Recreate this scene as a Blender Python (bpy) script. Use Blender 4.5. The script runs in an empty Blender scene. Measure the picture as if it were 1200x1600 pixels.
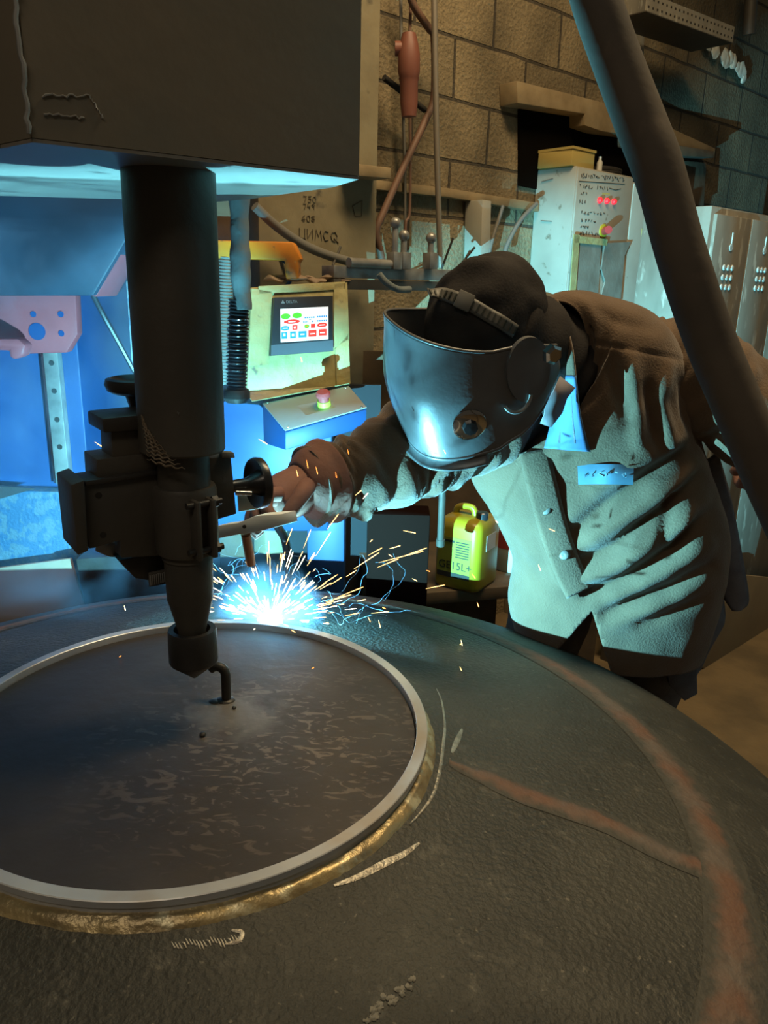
import bpy, bmesh, math, random
from mathutils import Vector as V, Matrix, noise as mn

# ------------------------------------------------------------------ camera, light, exposure
PITCH, ROLL, FPX, CAMZ = 0.29027, 0.02556, 1200.0, 1.55
sc = bpy.context.scene
COL = sc.collection
_f = V((0, math.cos(PITCH), -math.sin(PITCH)))
_u = V((1, 0, 0)).cross(_f)
CR = math.cos(ROLL) * V((1, 0, 0)) + math.sin(ROLL) * _u
CU = -math.sin(ROLL) * V((1, 0, 0)) + math.cos(ROLL) * _u
CF = _f
CAM = V((0, 0, CAMZ))
cd = bpy.data.cameras.new('camera')
cd.sensor_fit = 'VERTICAL'; cd.sensor_height = 32.0; cd.lens = FPX / 1600 * 32.0
cd.clip_start = 0.02; cd.clip_end = 60
cam = bpy.data.objects.new('camera', cd); COL.objects.link(cam)
cam.matrix_world = Matrix(((CR.x, CU.x, -CF.x, 0), (CR.y, CU.y, -CF.y, 0), (CR.z, CU.z, -CF.z, CAMZ), (0, 0, 0, 1)))
sc.camera = cam
sc.view_settings.view_transform = 'Standard'
sc.view_settings.look = 'None'
sc.view_settings.gamma = 1.0
sc.view_settings.exposure = 0.0
sc.view_settings.use_curve_mapping = False

world = bpy.data.worlds.new('world'); sc.world = world
world.use_nodes = True
world.node_tree.nodes['Background'].inputs[0].default_value = (1.0, 0.82, 0.58, 1)
world.node_tree.nodes['Background'].inputs[1].default_value = 0.05

RINGZ = 0.93
AX = V((-0.4449 * 0.62, 1.5979 * 0.62, RINGZ))          # centre of the ring on the vessel's axis
ARC = AX + V((0.175 * 0.3615, 0.985 * 0.359, -0.026))     # where the weld is being made

def lamp(name, kind, loc, power, color, size=0.1, falloff=None, rot=None):
    l = bpy.data.lights.new(name, kind); l.energy = power; l.color = color
    if kind == 'AREA':
        l.shape = 'RECTANGLE'; l.size = size[0]; l.size_y = size[1]
    else:
        l.shadow_soft_size = size
    if falloff:
        l.use_nodes = True
        nt = l.node_tree
        fo = nt.nodes.new('ShaderNodeLightFalloff'); fo.inputs['Strength'].default_value = 1.0
        nt.links.new(fo.outputs[falloff], nt.nodes['Emission'].inputs['Strength'])
    o = bpy.data.objects.new(name, l); COL.objects.link(o); o.location = loc
    if rot: o.rotation_euler = rot
    return o
lamp('arc_light', 'POINT', ARC + V((0.0, 0.0, 0.004)), 345.0, (0.20, 0.77, 1.0), 0.0015, 'Linear')
lamp('hall_lamp', 'AREA', (0.7, 1.6, 3.95), 88.0, (1.0, 0.76, 0.43), (1.6, 0.5))
lamp('rear_fill_light', 'AREA', (-0.8, -1.4, 3.9), 26.0, (1.0, 0.86, 0.66), (1.6, 0.5))  # added fill from behind the camera, lifts the unlit fronts

# ------------------------------------------------------------------ picture -> place helpers
def ray(px, py):
    return CR * ((px - 600) / FPX) + CU * ((800 - py) / FPX) + CF
def at(px, py, Y):
    d = ray(px, py); return CAM + d * (Y / d.y)
def atz(px, py, z):
    d = ray(px, py); return CAM + d * ((z - CAMZ) / d.z)
def onpl(px, py, P, n):
    d = ray(px, py); return CAM + d * ((P - CAM).dot(n) / d.dot(n))
def pj(P):
    q = P - CAM; z = q.dot(CF)
    return 600 + FPX * q.dot(CR) / z, 800 - FPX * q.dot(CU) / z, z

# ------------------------------------------------------------------ mesh helpers
class MB:
    def __init__(s): s.v = []; s.f = []
    def add(s, vs, fs):
        o = len(s.v); s.v += [V(p) for p in vs]; s.f += [[i + o for i in f] for f in fs]; return s
    def box(s, c, size, ax=None):
        ax = ax or (V((1, 0, 0)), V((0, 1, 0)), V((0, 0, 1)))
        c = V(c); h = [ax[i] * (size[i] / 2) for i in range(3)]
        vs = [c + h[0] * a + h[1] * b + h[2] * d for a in (-1, 1) for b in (-1, 1) for d in (-1, 1)]
        return s.add(vs, [(0, 1, 3, 2), (4, 6, 7, 5), (0, 4, 5, 1), (2, 3, 7, 6), (0, 2, 6, 4), (1, 5, 7, 3)])
    def prism(s, pts, ext):
        n = len(pts); ext = V(ext)
        vs = [V(p) for p in pts] + [V(p) + ext for p in pts]
        return s.add(vs, [list(range(n))[::-1], [i + n for i in range(n)]] + [(i, (i + 1) % n, (i + 1) % n + n, i + n) for i in range(n)])
    def rings(s, rs, cap=True, closed=True):
        n = len(rs[0]); vs = [p for r in rs for p in r]; fs = []
        for j in range(len(rs) - 1):
            for i in range(n if closed else n - 1):
                a = j * n + i; b = j * n + (i + 1) % n
                fs.append((a, b, b + n, a + n))
        if cap:
            fs.append(list(range(n))[::-1]); fs.append([(len(rs) - 1) * n + i for i in range(n)])
        return s.add(vs, fs)
    def lathe(s, prof, o, d=(0, 0, 1), n=48, cap=False):
        o = V(o); d = V(d).normalized(); a = d.orthogonal().normalized(); b = d.cross(a)
        return s.rings([[o + d * z + a * (r * math.cos(2 * math.pi * i / n)) + b * (r * math.sin(2 * math.pi * i / n)) for i in range(n)] for r, z in prof], cap)
    def tube(s, pts, rad, n=12, cap=True, flat=1.0):
        pts = [V(p) for p in pts]; m = len(pts)
        rd = rad if isinstance(rad, (list, tuple)) else [rad] * m
        t0 = (pts[1] - pts[0]).normalized(); a = t0.orthogonal().normalized(); rs = []
        for i, p in enumerate(pts):
            t = (pts[min(i + 1, m - 1)] - pts[max(i - 1, 0)]).normalized()
            a = (a - t * a.dot(t)).normalized(); b = t.cross(a)
            rs.append([p + a * (rd[i] * math.cos(2 * math.pi * k / n)) + b * (rd[i] * flat * math.sin(2 * math.pi * k / n)) for k in range(n)])
        return s.rings(rs, cap)
    def ball(s, c, r, n=12, sc3=(1, 1, 1)):
        c = V(c); rs = []
        for j in range(1, n):
            th = math.pi * j / n
            rs.append([c + V((r * sc3[0] * math.sin(th) * math.cos(2 * math.pi * i / (2 * n)), r * sc3[1] * math.sin(th) * math.sin(2 * math.pi * i / (2 * n)), -r * sc3[2] * math.cos(th))) for i in range(2 * n)])
        return s.rings(rs, True)

POS = {}
def link(name, bm, m, parent=None, origin=None, smooth=True, bev=0.0, seg=2, sharp=38, recalc=True):
    """one mesh object; its origin goes to its own base centre"""
    if isinstance(bm, MB):
        b = bmesh.new()
        vv = [b.verts.new(p) for p in bm.v]
        for f in bm.f:
            try: b.faces.new([vv[i] for i in f])
            except ValueError: pass
        bm = b
    if recalc: bmesh.ops.recalc_face_normals(bm, faces=bm.faces[:])
    if bev:
        es = [e for e in bm.edges if len(e.link_faces) == 2 and e.calc_face_angle(0) > 0.5]
        bmesh.ops.bevel(bm, geom=es, offset=bev, segments=seg, affect='EDGES', profile=0.5, clamp_overlap=True)
    for f in bm.faces: f.smooth = smooth
    for e in bm.edges:
        e.smooth = not (len(e.link_faces) == 2 and e.calc_face_angle(0) > math.radians(sharp))
    co = [v.co for v in bm.verts]
    lo = V((min(c.x for c in co), min(c.y for c in co), min(c.z for c in co)))
    hi = V((max(c.x for c in co), max(c.y for c in co), max(c.z for c in co)))
    if origin is None: origin = V(((lo.x + hi.x) / 2, (lo.y + hi.y) / 2, lo.z))
    origin = V(origin)
    bmesh.ops.translate(bm, vec=-origin, verts=bm.verts[:])
    me = bpy.data.meshes.new(name); bm.to_mesh(me); bm.free()
    for mm in (m if isinstance(m, (list, tuple)) else [m]): me.materials.append(mm)
    o = bpy.data.objects.new(name, me); COL.objects.link(o)
    POS[o.name] = origin
    if parent is not None:
        o.parent = parent; o.location = origin - POS[parent.name]
    else:
        o.location = origin
    return o
def tag(o, label, cat, group=None, kind=None):
    o['label'] = label; o['category'] = cat
    if group: o['group'] = group
    if kind: o['kind'] = kind
    return o
def thing(name, loc, label, cat, group=None):
    o = bpy.data.objects.new(name, None); o.empty_display_size = 0.05; COL.objects.link(o); o.location = loc; POS[o.name] = V(loc)
    return tag(o, label, cat, group)
def struct(name, bm, m, **k):
    o = link(name, bm, m, **k); o['kind'] = 'structure'; return o
def text(name, body, size, o, r, u, m, parent, extr=0.0004, align='LEFT'):
    cu = bpy.data.curves.new(name, 'FONT'); cu.body = body; cu.size = size; cu.extrude = extr; cu.align_x = align
    t = bpy.data.objects.new(name, cu); COL.objects.link(t)
    bpy.context.view_layer.update()
    me = bpy.data.meshes.new_from_object(t.evaluated_get(bpy.context.evaluated_depsgraph_get()))
    bpy.data.objects.remove(t)
    b = bmesh.new(); b.from_mesh(me); bpy.data.meshes.remove(me)
    n = r.cross(u).normalized()
    for v in b.verts: v.co = o + r * v.co.x + u * v.co.y + n * v.co.z
    return link(name, b, m, parent, smooth=False, recalc=False)
def smoothpath(pts, k=8):
    pts = [V(p) for p in pts]; out = []
    for i in range(len(pts) - 1):
        p0 = pts[max(i - 1, 0)]; p1 = pts[i]; p2 = pts[i + 1]; p3 = pts[min(i + 2, len(pts) - 1)]
        for j in range(k):
            t = j / k
            out.append(0.5 * ((2 * p1) + (p2 - p0) * t + (2 * p0 - 5 * p1 + 4 * p2 - p3) * t * t + (3 * p1 - p0 - 3 * p2 + p3) * t ** 3))
    out.append(pts[-1]); return out
def lerp(a, b, t): return a + (b - a) * t

# ------------------------------------------------------------------ materials
def mat(name, c, rough=0.6, metal=0.0, c2=None, scale=8.0, lo=0.4, hi=0.65, detail=6.0, bump=0.0, bscale=None, spec=0.5, c3=None, scale3=30.0, lo3=0.62, hi3=0.7, stretch=(1, 1, 1), sheen=0.0):
    m = bpy.data.materials.new(name); m.use_nodes = True
    nt = m.node_tree; N = nt.nodes; L = nt.links; b = N['Principled BSDF']
    b.inputs['Roughness'].default_value = rough; b.inputs['Metallic'].default_value = metal
    b.inputs['Base Color'].default_value = (*c, 1); b.inputs['Specular IOR Level'].default_value = spec
    if sheen: b.inputs['Sheen Weight'].default_value = sheen; b.inputs['Sheen Roughness'].default_value = 0.5
    tc = N.new('ShaderNodeTexCoord'); mp = N.new('ShaderNodeMapping'); mp.inputs['Scale'].default_value = stretch
    L.new(tc.outputs['Object'], mp.inputs['Vector'])
    def nz(sc_, det=detail):
        n = N.new('ShaderNodeTexNoise'); n.inputs['Scale'].default_value = sc_; n.inputs['Detail'].default_value = det
        L.new(mp.outputs['Vector'], n.inputs['Vector']); return n
    def rng(src, a, z):
        r = N.new('ShaderNodeMapRange'); r.inputs['From Min'].default_value = a; r.inputs['From Max'].default_value = z
        L.new(src, r.inputs['Value']); return r.outputs['Result']
    def mix(fac, ca, cb):
        x = N.new('ShaderNodeMix'); x.data_type = 'RGBA'; L.new(fac, x.inputs['Factor'])
        for s_, k_ in ((x.inputs['A'], ca), (x.inputs['B'], cb)):
            if isinstance(k_, tuple): s_.default_value = (*k_, 1)
            else: L.new(k_, s_)
        return x.outputs['Result']
    out = None
    if c2:
        out = mix(rng(nz(scale).outputs['Fac'], lo, hi), c, c2)
    if c3:
        out = mix(rng(nz(scale3).outputs['Fac'], lo3, hi3), out if out else c, c3)
    if out: L.new(out, b.inputs['Base Color'])
    if bump:
        bn = N.new('ShaderNodeBump'); bn.inputs['Strength'].default_value = bump; bn.inputs['Distance'].default_value = 0.01
        L.new(nz(bscale or scale * 3).outputs['Fac'], bn.inputs['Height']); L.new(bn.outputs['Normal'], b.inputs['Normal'])
    m['_h'] = 0
    return m
def emat(name, c, s):
    m = bpy.data.materials.new(name); m.use_nodes = True; N = m.node_tree.nodes
    b = N['Principled BSDF']; b.inputs['Base Color'].default_value = (*[min(1, x) for x in c], 1)
    b.inputs['Emission Color'].default_value = (*c, 1); b.inputs['Emission Strength'].default_value = s
    return m
M = {}
M['dark_steel'] = mat('dark_steel', (0.062, 0.055, 0.046), 0.5, 0.2, (0.078, 0.068, 0.055), 9, bump=0.1, bscale=60)
M['box_steel'] = mat('box_steel', (0.155, 0.140, 0.108), 0.42, 0.1, (0.185, 0.152, 0.110), 5, bump=0.06, bscale=40)
M['black_iron'] = mat('black_iron', (0.030, 0.028, 0.027), 0.45, 0.3, (0.048, 0.043, 0.038), 12, bump=0.1, bscale=90)
M['plain_steel'] = mat('plain_steel', (0.34, 0.33, 0.31), 0.38, 0.45, (0.18, 0.17, 0.16), 14)
M['chrome'] = mat('chrome', (0.5, 0.5, 0.5), 0.12, 1.0)
M['black_plastic'] = mat('black_plastic', (0.012, 0.012, 0.013), 0.3, spec=0.6)
M['blue_paint'] = mat('blue_paint', (0.006, 0.044, 0.15), 0.5, 0, (0.005, 0.036, 0.12), 6)
M['pale_blue'] = mat('pale_blue', (0.24, 0.30, 0.32), 0.55, 0, (0.19, 0.25, 0.28), 7, c3=(0.10, 0.17, 0.24), scale3=16, lo3=0.55, hi3=0.6)
M['peeling_blue'] = mat('peeling_blue', (0.015, 0.07, 0.14), 0.6, 0, (0.05, 0.10, 0.14), 34, 0.5, 0.53, bump=0.3)
M['pink_primer'] = mat('pink_primer', (0.34, 0.060, 0.070), 0.6, 0, (0.28, 0.05, 0.06), 10)
M['orange'] = mat('orange_paint', (0.68, 0.23, 0.015), 0.45, 0, (0.58, 0.19, 0.013), 12, c3=(0.1, 0.06, 0.03), scale3=22)
M['wood'] = mat('raw_wood', (0.30, 0.22, 0.12), 0.8, 0, (0.22, 0.155, 0.08), 10, stretch=(1, 1, 1), bump=0.15)
M['dark_wood'] = mat('dark_wood', (0.10, 0.065, 0.035), 0.8, 0, (0.06, 0.04, 0.022), 10, bump=0.15)
M['cabinet'] = mat('cabinet_paint', (0.40, 0.37, 0.30), 0.5, 0, (0.34, 0.31, 0.25), 5, c3=(0.2, 0.17, 0.12), scale3=18, lo3=0.66, hi3=0.72)
M['locker'] = mat('locker_paint', (0.26, 0.23, 0.18), 0.5, 0, (0.20, 0.175, 0.135), 4, c3=(0.4, 0.37, 0.3), scale3=9, lo3=0.6, hi3=0.66, stretch=(3, 3, 1))
M['concrete'] = mat('concrete', (0.27, 0.225, 0.135), 0.9, 0, (0.20, 0.16, 0.095), 6, c3=(0.10, 0.085, 0.06), scale3=14, lo3=0.64, hi3=0.74, bump=0.3)
M['tape'] = mat('masking_tape', (0.42, 0.36, 0.16), 0.6, 0, (0.34, 0.27, 0.11), 16, c3=(0.14, 0.11, 0.06), scale3=26, lo3=0.62, hi3=0.7, bump=0.5, bscale=30)
M['tape_side'] = M['tape']
M['suede'] = mat('suede', (0.115, 0.073, 0.043), 0.85, 0, (0.092, 0.058, 0.034), 10, bump=0.25, bscale=260, spec=0.2, sheen=0.25)
M['denim'] = mat('dark_denim', (0.15, 0.152, 0.175), 0.9, 0, (0.115, 0.118, 0.14), 24, bump=0.2, bscale=200, spec=0.2)
M['hood'] = mat('black_hood_cloth', (0.022, 0.019, 0.018), 0.9, 0, (0.03, 0.026, 0.024), 20, bump=0.15, bscale=220, spec=0.2)
M['helmet'] = mat('helmet_shell', (0.085, 0.085, 0.088), 0.40, 0.0, (0.105, 0.105, 0.108), 14, spec=0.7, bump=0.04, bscale=120)
M['strap'] = mat('headgear_strap', (0.085, 0.08, 0.07), 0.5)
M['glove'] = mat('glove_leather', (0.20, 0.085, 0.055), 0.8, 0, (0.15, 0.065, 0.045), 14, bump=0.3)
M['skin'] = mat('skin', (0.45, 0.27, 0.20), 0.5)
M['velcro'] = mat('blue_collar_lining', (0.06, 0.15, 0.30), 0.8)
M['velcro2'] = mat('grey_velcro', (0.11, 0.13, 0.15), 0.95, bump=0.5, bscale=300)
M['patch'] = mat('blue_chest_label', (0.08, 0.20, 0.30), 0.7)
M['yellow'] = mat('yellow_plastic', (0.30, 0.22, 0.010), 0.35, 0, (0.24, 0.18, 0.010), 7)
M['label_black'] = mat('label_ink', (0.015, 0.018, 0.012), 0.6)
M['label_olive'] = mat('olive_label', (0.22, 0.22, 0.02), 0.5)
M['white_paper'] = mat('white_paper', (0.55, 0.53, 0.48), 0.7)
M['white_plastic'] = mat('white_plastic', (0.5, 0.48, 0.42), 0.5)
M['rust_cable'] = mat('brown_cable', (0.16, 0.085, 0.055), 0.6)
M['grey_cable'] = mat('grey_cable', (0.16, 0.15, 0.13), 0.6)
M['copper_conduit'] = mat('galvanised_conduit', (0.33, 0.28, 0.22), 0.4, 0.5)
M['red_plug'] = mat('red_plug', (0.20, 0.07, 0.045), 0.5)
M['hose'] = mat('dusty_rubber', (0.080, 0.062, 0.045), 0.85, 0, (0.060, 0.047, 0.035), 12, c3=(0.11, 0.08, 0.055), scale3=20, lo3=0.6, hi3=0.75, bump=0.1)
M['sleeve_hose'] = mat('pale_hose_wrap', (0.15, 0.17, 0.17), 0.85, 0, (0.11, 0.13, 0.13), 14, bump=0.3)
M['ribbed'] = mat('ribbed_black_hose', (0.02, 0.021, 0.024), 0.3)
M['card'] = mat('cardboard', (0.46, 0.34, 0.10), 0.8)
M['ply'] = mat('plywood', (0.24, 0.185, 0.11), 0.7, 0, (0.20, 0.15, 0.09), 6)
M['brown_plate'] = mat('brown_plate', (0.26, 0.18, 0.12), 0.7, 0, (0.21, 0.15, 0.10), 7)
M['foam'] = mat('wall_foam', (0.6, 0.56, 0.46), 0.9)
M['foil'] = mat('grey_sheet', (0.30, 0.27, 0.22), 0.5, 0.2, (0.20, 0.175, 0.14), 10, bump=0.6, bscale=12)
M['carved'] = mat('scratched_concrete', (0.11, 0.09, 0.06), 0.9)
M['ink'] = mat('marker_ink', (0.05, 0.04, 0.03), 0.8)
M['glass_red'] = emat('lit_red_lamp', (1.0, 0.02, 0.03), 1.0)
M['hole_wire'] = mat('hole_wire_black', (0.02, 0.016, 0.012), 0.9)  # black of wire and stick; also paints the dark inside holes and slots
M['wire_white'] = mat('fume_thread', (0.3, 0.5, 0.7), 0.9)
M['ring_steel'] = mat('machined_ring', (0.62, 0.62, 0.61), 0.36, 0.4, (0.50, 0.50, 0.51), 9, c3=(0.42, 0.31, 0.19), scale3=5, lo3=0.58, hi3=0.75)
M['bead'] = mat('brassy_weld_bead', (0.46, 0.35, 0.17), 0.36, 0.5, (0.22, 0.17, 0.10), 12, c3=(0.6, 0.54, 0.36), scale3=26, lo3=0.56, hi3=0.66, bump=0.35, bscale=60)
M['grind'] = mat('ground_steel', (0.40, 0.37, 0.31), 0.42, 0.7, (0.22, 0.19, 0.15), 60, bump=0.3)

def dome_material():
    m = mat('vessel_steel', (0.036, 0.035, 0.029), 0.55, 0.15, (0.052, 0.050, 0.041), 7, 0.38, 0.64, detail=9, bump=0.45, bscale=130,
            c3=(0.15, 0.135, 0.105), scale3=120, lo3=0.66, hi3=0.74, spec=0.4)
    nt = m.node_tree; N = nt.nodes; L = nt.links; b = N['Principled BSDF']
    prev = b.inputs['Base Color'].links[0].from_socket
    tc = N.new('ShaderNodeTexCoord'); n = N.new('ShaderNodeTexNoise'); n.inputs['Scale'].default_value = 30; n.inputs['Detail'].default_value = 8; n.inputs['Roughness'].default_value = 0.7
    L.new(tc.outputs['Object'], n.inputs['Vector'])
    r = N.new('ShaderNodeMapRange'); r.inputs['From Min'].default_value = 0.55; r.inputs['From Max'].default_value = 0.72; r.inputs['To Max'].default_value = 0.75; L.new(n.outputs['Fac'], r.inputs['Value'])
    x = N.new('ShaderNodeMix'); x.data_type = 'RGBA'; L.new(r.outputs[0], x.inputs['Factor']); L.new(prev, x.inputs['A']); x.inputs['B'].default_value = (0.105, 0.098, 0.080, 1)
    L.new(x.outputs['Result'], b.inputs['Base Color'])
    return m
M['dome'] = dome_material()
M['mill_scale'] = mat('pale_mill_scale', (0.20, 0.185, 0.15), 0.6, 0.2, (0.09, 0.083, 0.066), 70, 0.45, 0.55, bump=0.5, bscale=120)
def disc_material():
    m = mat('disc_plate', (0.050, 0.040, 0.034), 0.45, 0.2, (0.066, 0.054, 0.046), 6, 0.4, 0.6, bump=0.12, bscale=30, spec=0.4)
    nt = m.node_tree; N = nt.nodes; L = nt.links; b = N['Principled BSDF']
    prev = b.inputs['Base Color'].links[0].from_socket
    tc = N.new('ShaderNodeTexCoord')
    # scuffed patches: stretched noise, kept to the worn half of the plate
    mp = N.new('ShaderNodeMapping'); mp.inputs['Scale'].default_value = (1, 2.2, 1); mp.inputs['Rotation'].default_value = (0, 0, 0.5)
    L.new(tc.outputs['Object'], mp.inputs['Vector'])
    n = N.new('ShaderNodeTexNoise'); n.inputs['Scale'].default_value = 26; n.inputs['Detail'].default_value = 7; n.inputs['Distortion'].default_value = 1.8
    L.new(mp.outputs['Vector'], n.inputs['Vector'])
    r = N.new('ShaderNodeMapRange'); r.inputs['From Min'].default_value = 0.56; r.inputs['From Max'].default_value = 0.62
    L.new(n.outputs['Fac'], r.inputs['Value'])
    gm = N.new('ShaderNodeVectorMath'); gm.operation = 'DISTANCE'; gm.inputs[1].default_value = (0.13, -0.05, 0)
    L.new(tc.outputs['Object'], gm.inputs[0])
    g = N.new('ShaderNodeMapRange'); g.inputs['From Min'].default_value = 0.30; g.inputs['From Max'].default_value = 0.08
    L.new(gm.outputs['Value'], g.inputs['Value'])
    mu = N.new('ShaderNodeMath'); mu.operation = 'MULTIPLY'; L.new(r.outputs['Result'], mu.inputs[0]); L.new(g.outputs['Result'], mu.inputs[1])
    x = N.new('ShaderNodeMix'); x.data_type = 'RGBA'; L.new(mu.outputs['Value'], x.inputs['Factor']); L.new(prev, x.inputs['A']); x.inputs['B'].default_value = (0.165, 0.130, 0.105, 1)
    # paler patch round the hook
    gm2 = N.new('ShaderNodeVectorMath'); gm2.operation = 'DISTANCE'; gm2.inputs[1].default_value = (0.06, 0.03, 0)
    L.new(tc.outputs['Object'], gm2.inputs[0])
    n2 = N.new('ShaderNodeTexNoise'); n2.inputs['Scale'].default_value = 22; n2.inputs['Detail'].default_value = 5
    L.new(tc.outputs['Object'], n2.inputs['Vector'])
    ad = N.new('ShaderNodeMath'); ad.operation = 'MULTIPLY_ADD'; ad.inputs[1].default_value = 0.14
    L.new(n2.outputs['Fac'], ad.inputs[0]); L.new(gm2.outputs['Value'], ad.inputs[2])
    g2 = N.new('ShaderNodeMapRange'); g2.inputs['From Min'].default_value = 0.15; g2.inputs['From Max'].default_value = 0.10
    g2.inputs['To Max'].default_value = 0.8
    L.new(ad.outputs['Value'], g2.inputs['Value'])
    y = N.new('ShaderNodeMix'); y.data_type = 'RGBA'; L.new(g2.outputs['Result'], y.inputs['Factor']); L.new(x.outputs['Result'], y.inputs['A']); y.inputs['B'].default_value = (0.17, 0.155, 0.14, 1)
    L.new(y.outputs['Result'], b.inputs['Base Color'])
    return m
M['disc'] = disc_material()
def seam_material():
    """rusty weld seam that frays into the bare steel at its edges (u across the strip)"""
    m = mat('rusty_seam', (0.046, 0.043, 0.035), 0.7, 0.05, bump=0.5, bscale=70, scale=20)
    nt = m.node_tree; N = nt.nodes; L = nt.links; b = N['Principled BSDF']
    uv = N.new('ShaderNodeUVMap'); sp = N.new('ShaderNodeSeparateXYZ'); L.new(uv.outputs['UV'], sp.inputs[0])
    tc = N.new('ShaderNodeTexCoord')
    n = N.new('ShaderNodeTexNoise'); n.inputs['Scale'].default_value = 38; n.inputs['Detail'].default_value = 6; L.new(tc.outputs['Object'], n.inputs['Vector'])
    s1 = N.new('ShaderNodeMath'); s1.operation = 'SUBTRACT'; s1.inputs[1].default_value = 0.5; L.new(sp.outputs['X'], s1.inputs[0])
    s2 = N.new('ShaderNodeMath'); s2.operation = 'ABSOLUTE'; L.new(s1.outputs[0], s2.inputs[0])
    s3 = N.new('ShaderNodeMath'); s3.operation = 'MULTIPLY_ADD'; s3.inputs[1].default_value = 0.7; L.new(n.outputs['Fac'], s3.inputs[0]); L.new(s2.outputs[0], s3.inputs[2])
    r = N.new('ShaderNodeMapRange'); r.inputs['From Min'].default_value = 0.72; r.inputs['From Max'].default_value = 0.46
    L.new(s3.outputs[0], r.inputs['Value'])
    n2 = N.new('ShaderNodeTexNoise'); n2.inputs['Scale'].default_value = 12; n2.inputs['Detail'].default_value = 6; L.new(tc.outputs['Object'], n2.inputs['Vector'])
    r2 = N.new('ShaderNodeMapRange'); r2.inputs['From Min'].default_value = 0.4; r2.inputs['From Max'].default_value = 0.62; L.new(n2.outputs['Fac'], r2.inputs['Value'])
    c = N.new('ShaderNodeMix'); c.data_type = 'RGBA'; c.inputs['A'].default_value = (0.130, 0.066, 0.042, 1); c.inputs['B'].default_value = (0.110, 0.086, 0.070, 1); L.new(r2.outputs[0], c.inputs['Factor'])
    x = N.new('ShaderNodeMix'); x.data_type = 'RGBA'; x.inputs['A'].default_value = (0.050, 0.047, 0.038, 1); L.new(c.outputs['Result'], x.inputs['B']); L.new(r.outputs[0], x.inputs['Factor'])
    L.new(x.outputs['Result'], b.inputs['Base Color'])
    return m
M['seam'] = seam_material()
def block_material():
    m = mat('block_wall', (0.2, 0.2, 0.2), 0.92, 0, bump=0.0)
    nt = m.node_tree; N = nt.nodes; L = nt.links; b = N['Principled BSDF']
    tc = N.new('ShaderNodeTexCoord')
    mp = N.new('ShaderNodeMapping'); mp.inputs['Location'].default_value = (0.12, 0.045, 0)
    sp = N.new('ShaderNodeSeparateXYZ'); L.new(tc.outputs['Object'], sp.inputs[0])
    cb = N.new('ShaderNodeCombineXYZ'); L.new(sp.outputs['X'], cb.inputs['X']); L.new(sp.outputs['Z'], cb.inputs['Y'])
    L.new(cb.outputs[0], mp.inputs['Vector'])
    n0 = N.new('ShaderNodeTexNoise'); n0.inputs['Scale'].default_value = 6; L.new(tc.outputs['Object'], n0.inputs['Vector'])
    dv = N.new('ShaderNodeVectorMath'); dv.operation = 'MULTIPLY_ADD'; dv.inputs[1].default_value = (0.012, 0.012, 0.012); L.new(n0.outputs['Color'], dv.inputs[0]); L.new(mp.outputs[0], dv.inputs[2])
    br = N.new('ShaderNodeTexBrick'); br.offset = 0.5
    for k, v_ in (('Scale', 1.0), ('Mortar Size', 0.007), ('Mortar Smooth', 0.35), ('Brick Width', 0.41), ('Row Height', 0.205), ('Bias', 0.0)): br.inputs[k].default_value = v_
    br.inputs['Color1'].default_value = (0.30, 0.225, 0.125, 1); br.inputs['Color2'].default_value = (0.23, 0.175, 0.10, 1); br.inputs['Mortar'].default_value = (0.085, 0.065, 0.042, 1)
    L.new(dv.outputs[0], br.inputs['Vector'])
    n1 = N.new('ShaderNodeTexNoise'); n1.inputs['Scale'].default_value = 3.2; n1.inputs['Detail'].default_value = 8; L.new(tc.outputs['Object'], n1.inputs['Vector'])
    r1 = N.new('ShaderNodeMapRange'); r1.inputs['From Min'].default_value = 0.38; r1.inputs['From Max'].default_value = 0.66; r1.inputs['To Min'].default_value = 0.55; r1.inputs['To Max'].default_value = 1.1; L.new(n1.outputs['Fac'], r1.inputs['Value'])
    n2 = N.new('ShaderNodeTexNoise'); n2.inputs['Scale'].default_value = 70; n2.inputs['Detail'].default_value = 6; L.new(tc.outputs['Object'], n2.inputs['Vector'])
    r2 = N.new('ShaderNodeMapRange'); r2.inputs['From Min'].default_value = 0.3; r2.inputs['From Max'].default_value = 0.7; r2.inputs['To Min'].default_value = 0.8; r2.inputs['To Max'].default_value = 1.15; L.new(n2.outputs['Fac'], r2.inputs['Value'])
    # the far end of the wall is darker
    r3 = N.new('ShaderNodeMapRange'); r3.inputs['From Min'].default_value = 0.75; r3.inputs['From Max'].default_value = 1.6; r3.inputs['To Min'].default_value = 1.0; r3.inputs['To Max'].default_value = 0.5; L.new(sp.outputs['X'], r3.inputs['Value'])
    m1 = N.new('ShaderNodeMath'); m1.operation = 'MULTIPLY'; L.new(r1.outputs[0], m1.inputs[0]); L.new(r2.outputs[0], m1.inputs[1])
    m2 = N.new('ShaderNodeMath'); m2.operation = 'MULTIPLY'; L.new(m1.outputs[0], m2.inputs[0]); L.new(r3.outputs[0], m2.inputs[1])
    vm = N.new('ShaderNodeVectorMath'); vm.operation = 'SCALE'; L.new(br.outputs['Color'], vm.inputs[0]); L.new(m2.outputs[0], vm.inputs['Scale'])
    L.new(vm.outputs[0], b.inputs['Base Color'])
    bn = N.new('ShaderNodeBump'); bn.inputs['Strength'].default_value = 0.7; bn.inputs['Distance'].default_value = 0.012
    a2 = N.new('ShaderNodeMath'); a2.operation = 'MULTIPLY_ADD'; a2.inputs[1].default_value = -1.6; L.new(br.outputs['Fac'], a2.inputs[0]); L.new(n2.outputs['Fac'], a2.inputs[2])
    L.new(a2.outputs[0], bn.inputs['Height']); L.new(bn.outputs['Normal'], b.inputs['Normal'])
    return m
M['blocks'] = block_material()
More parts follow.
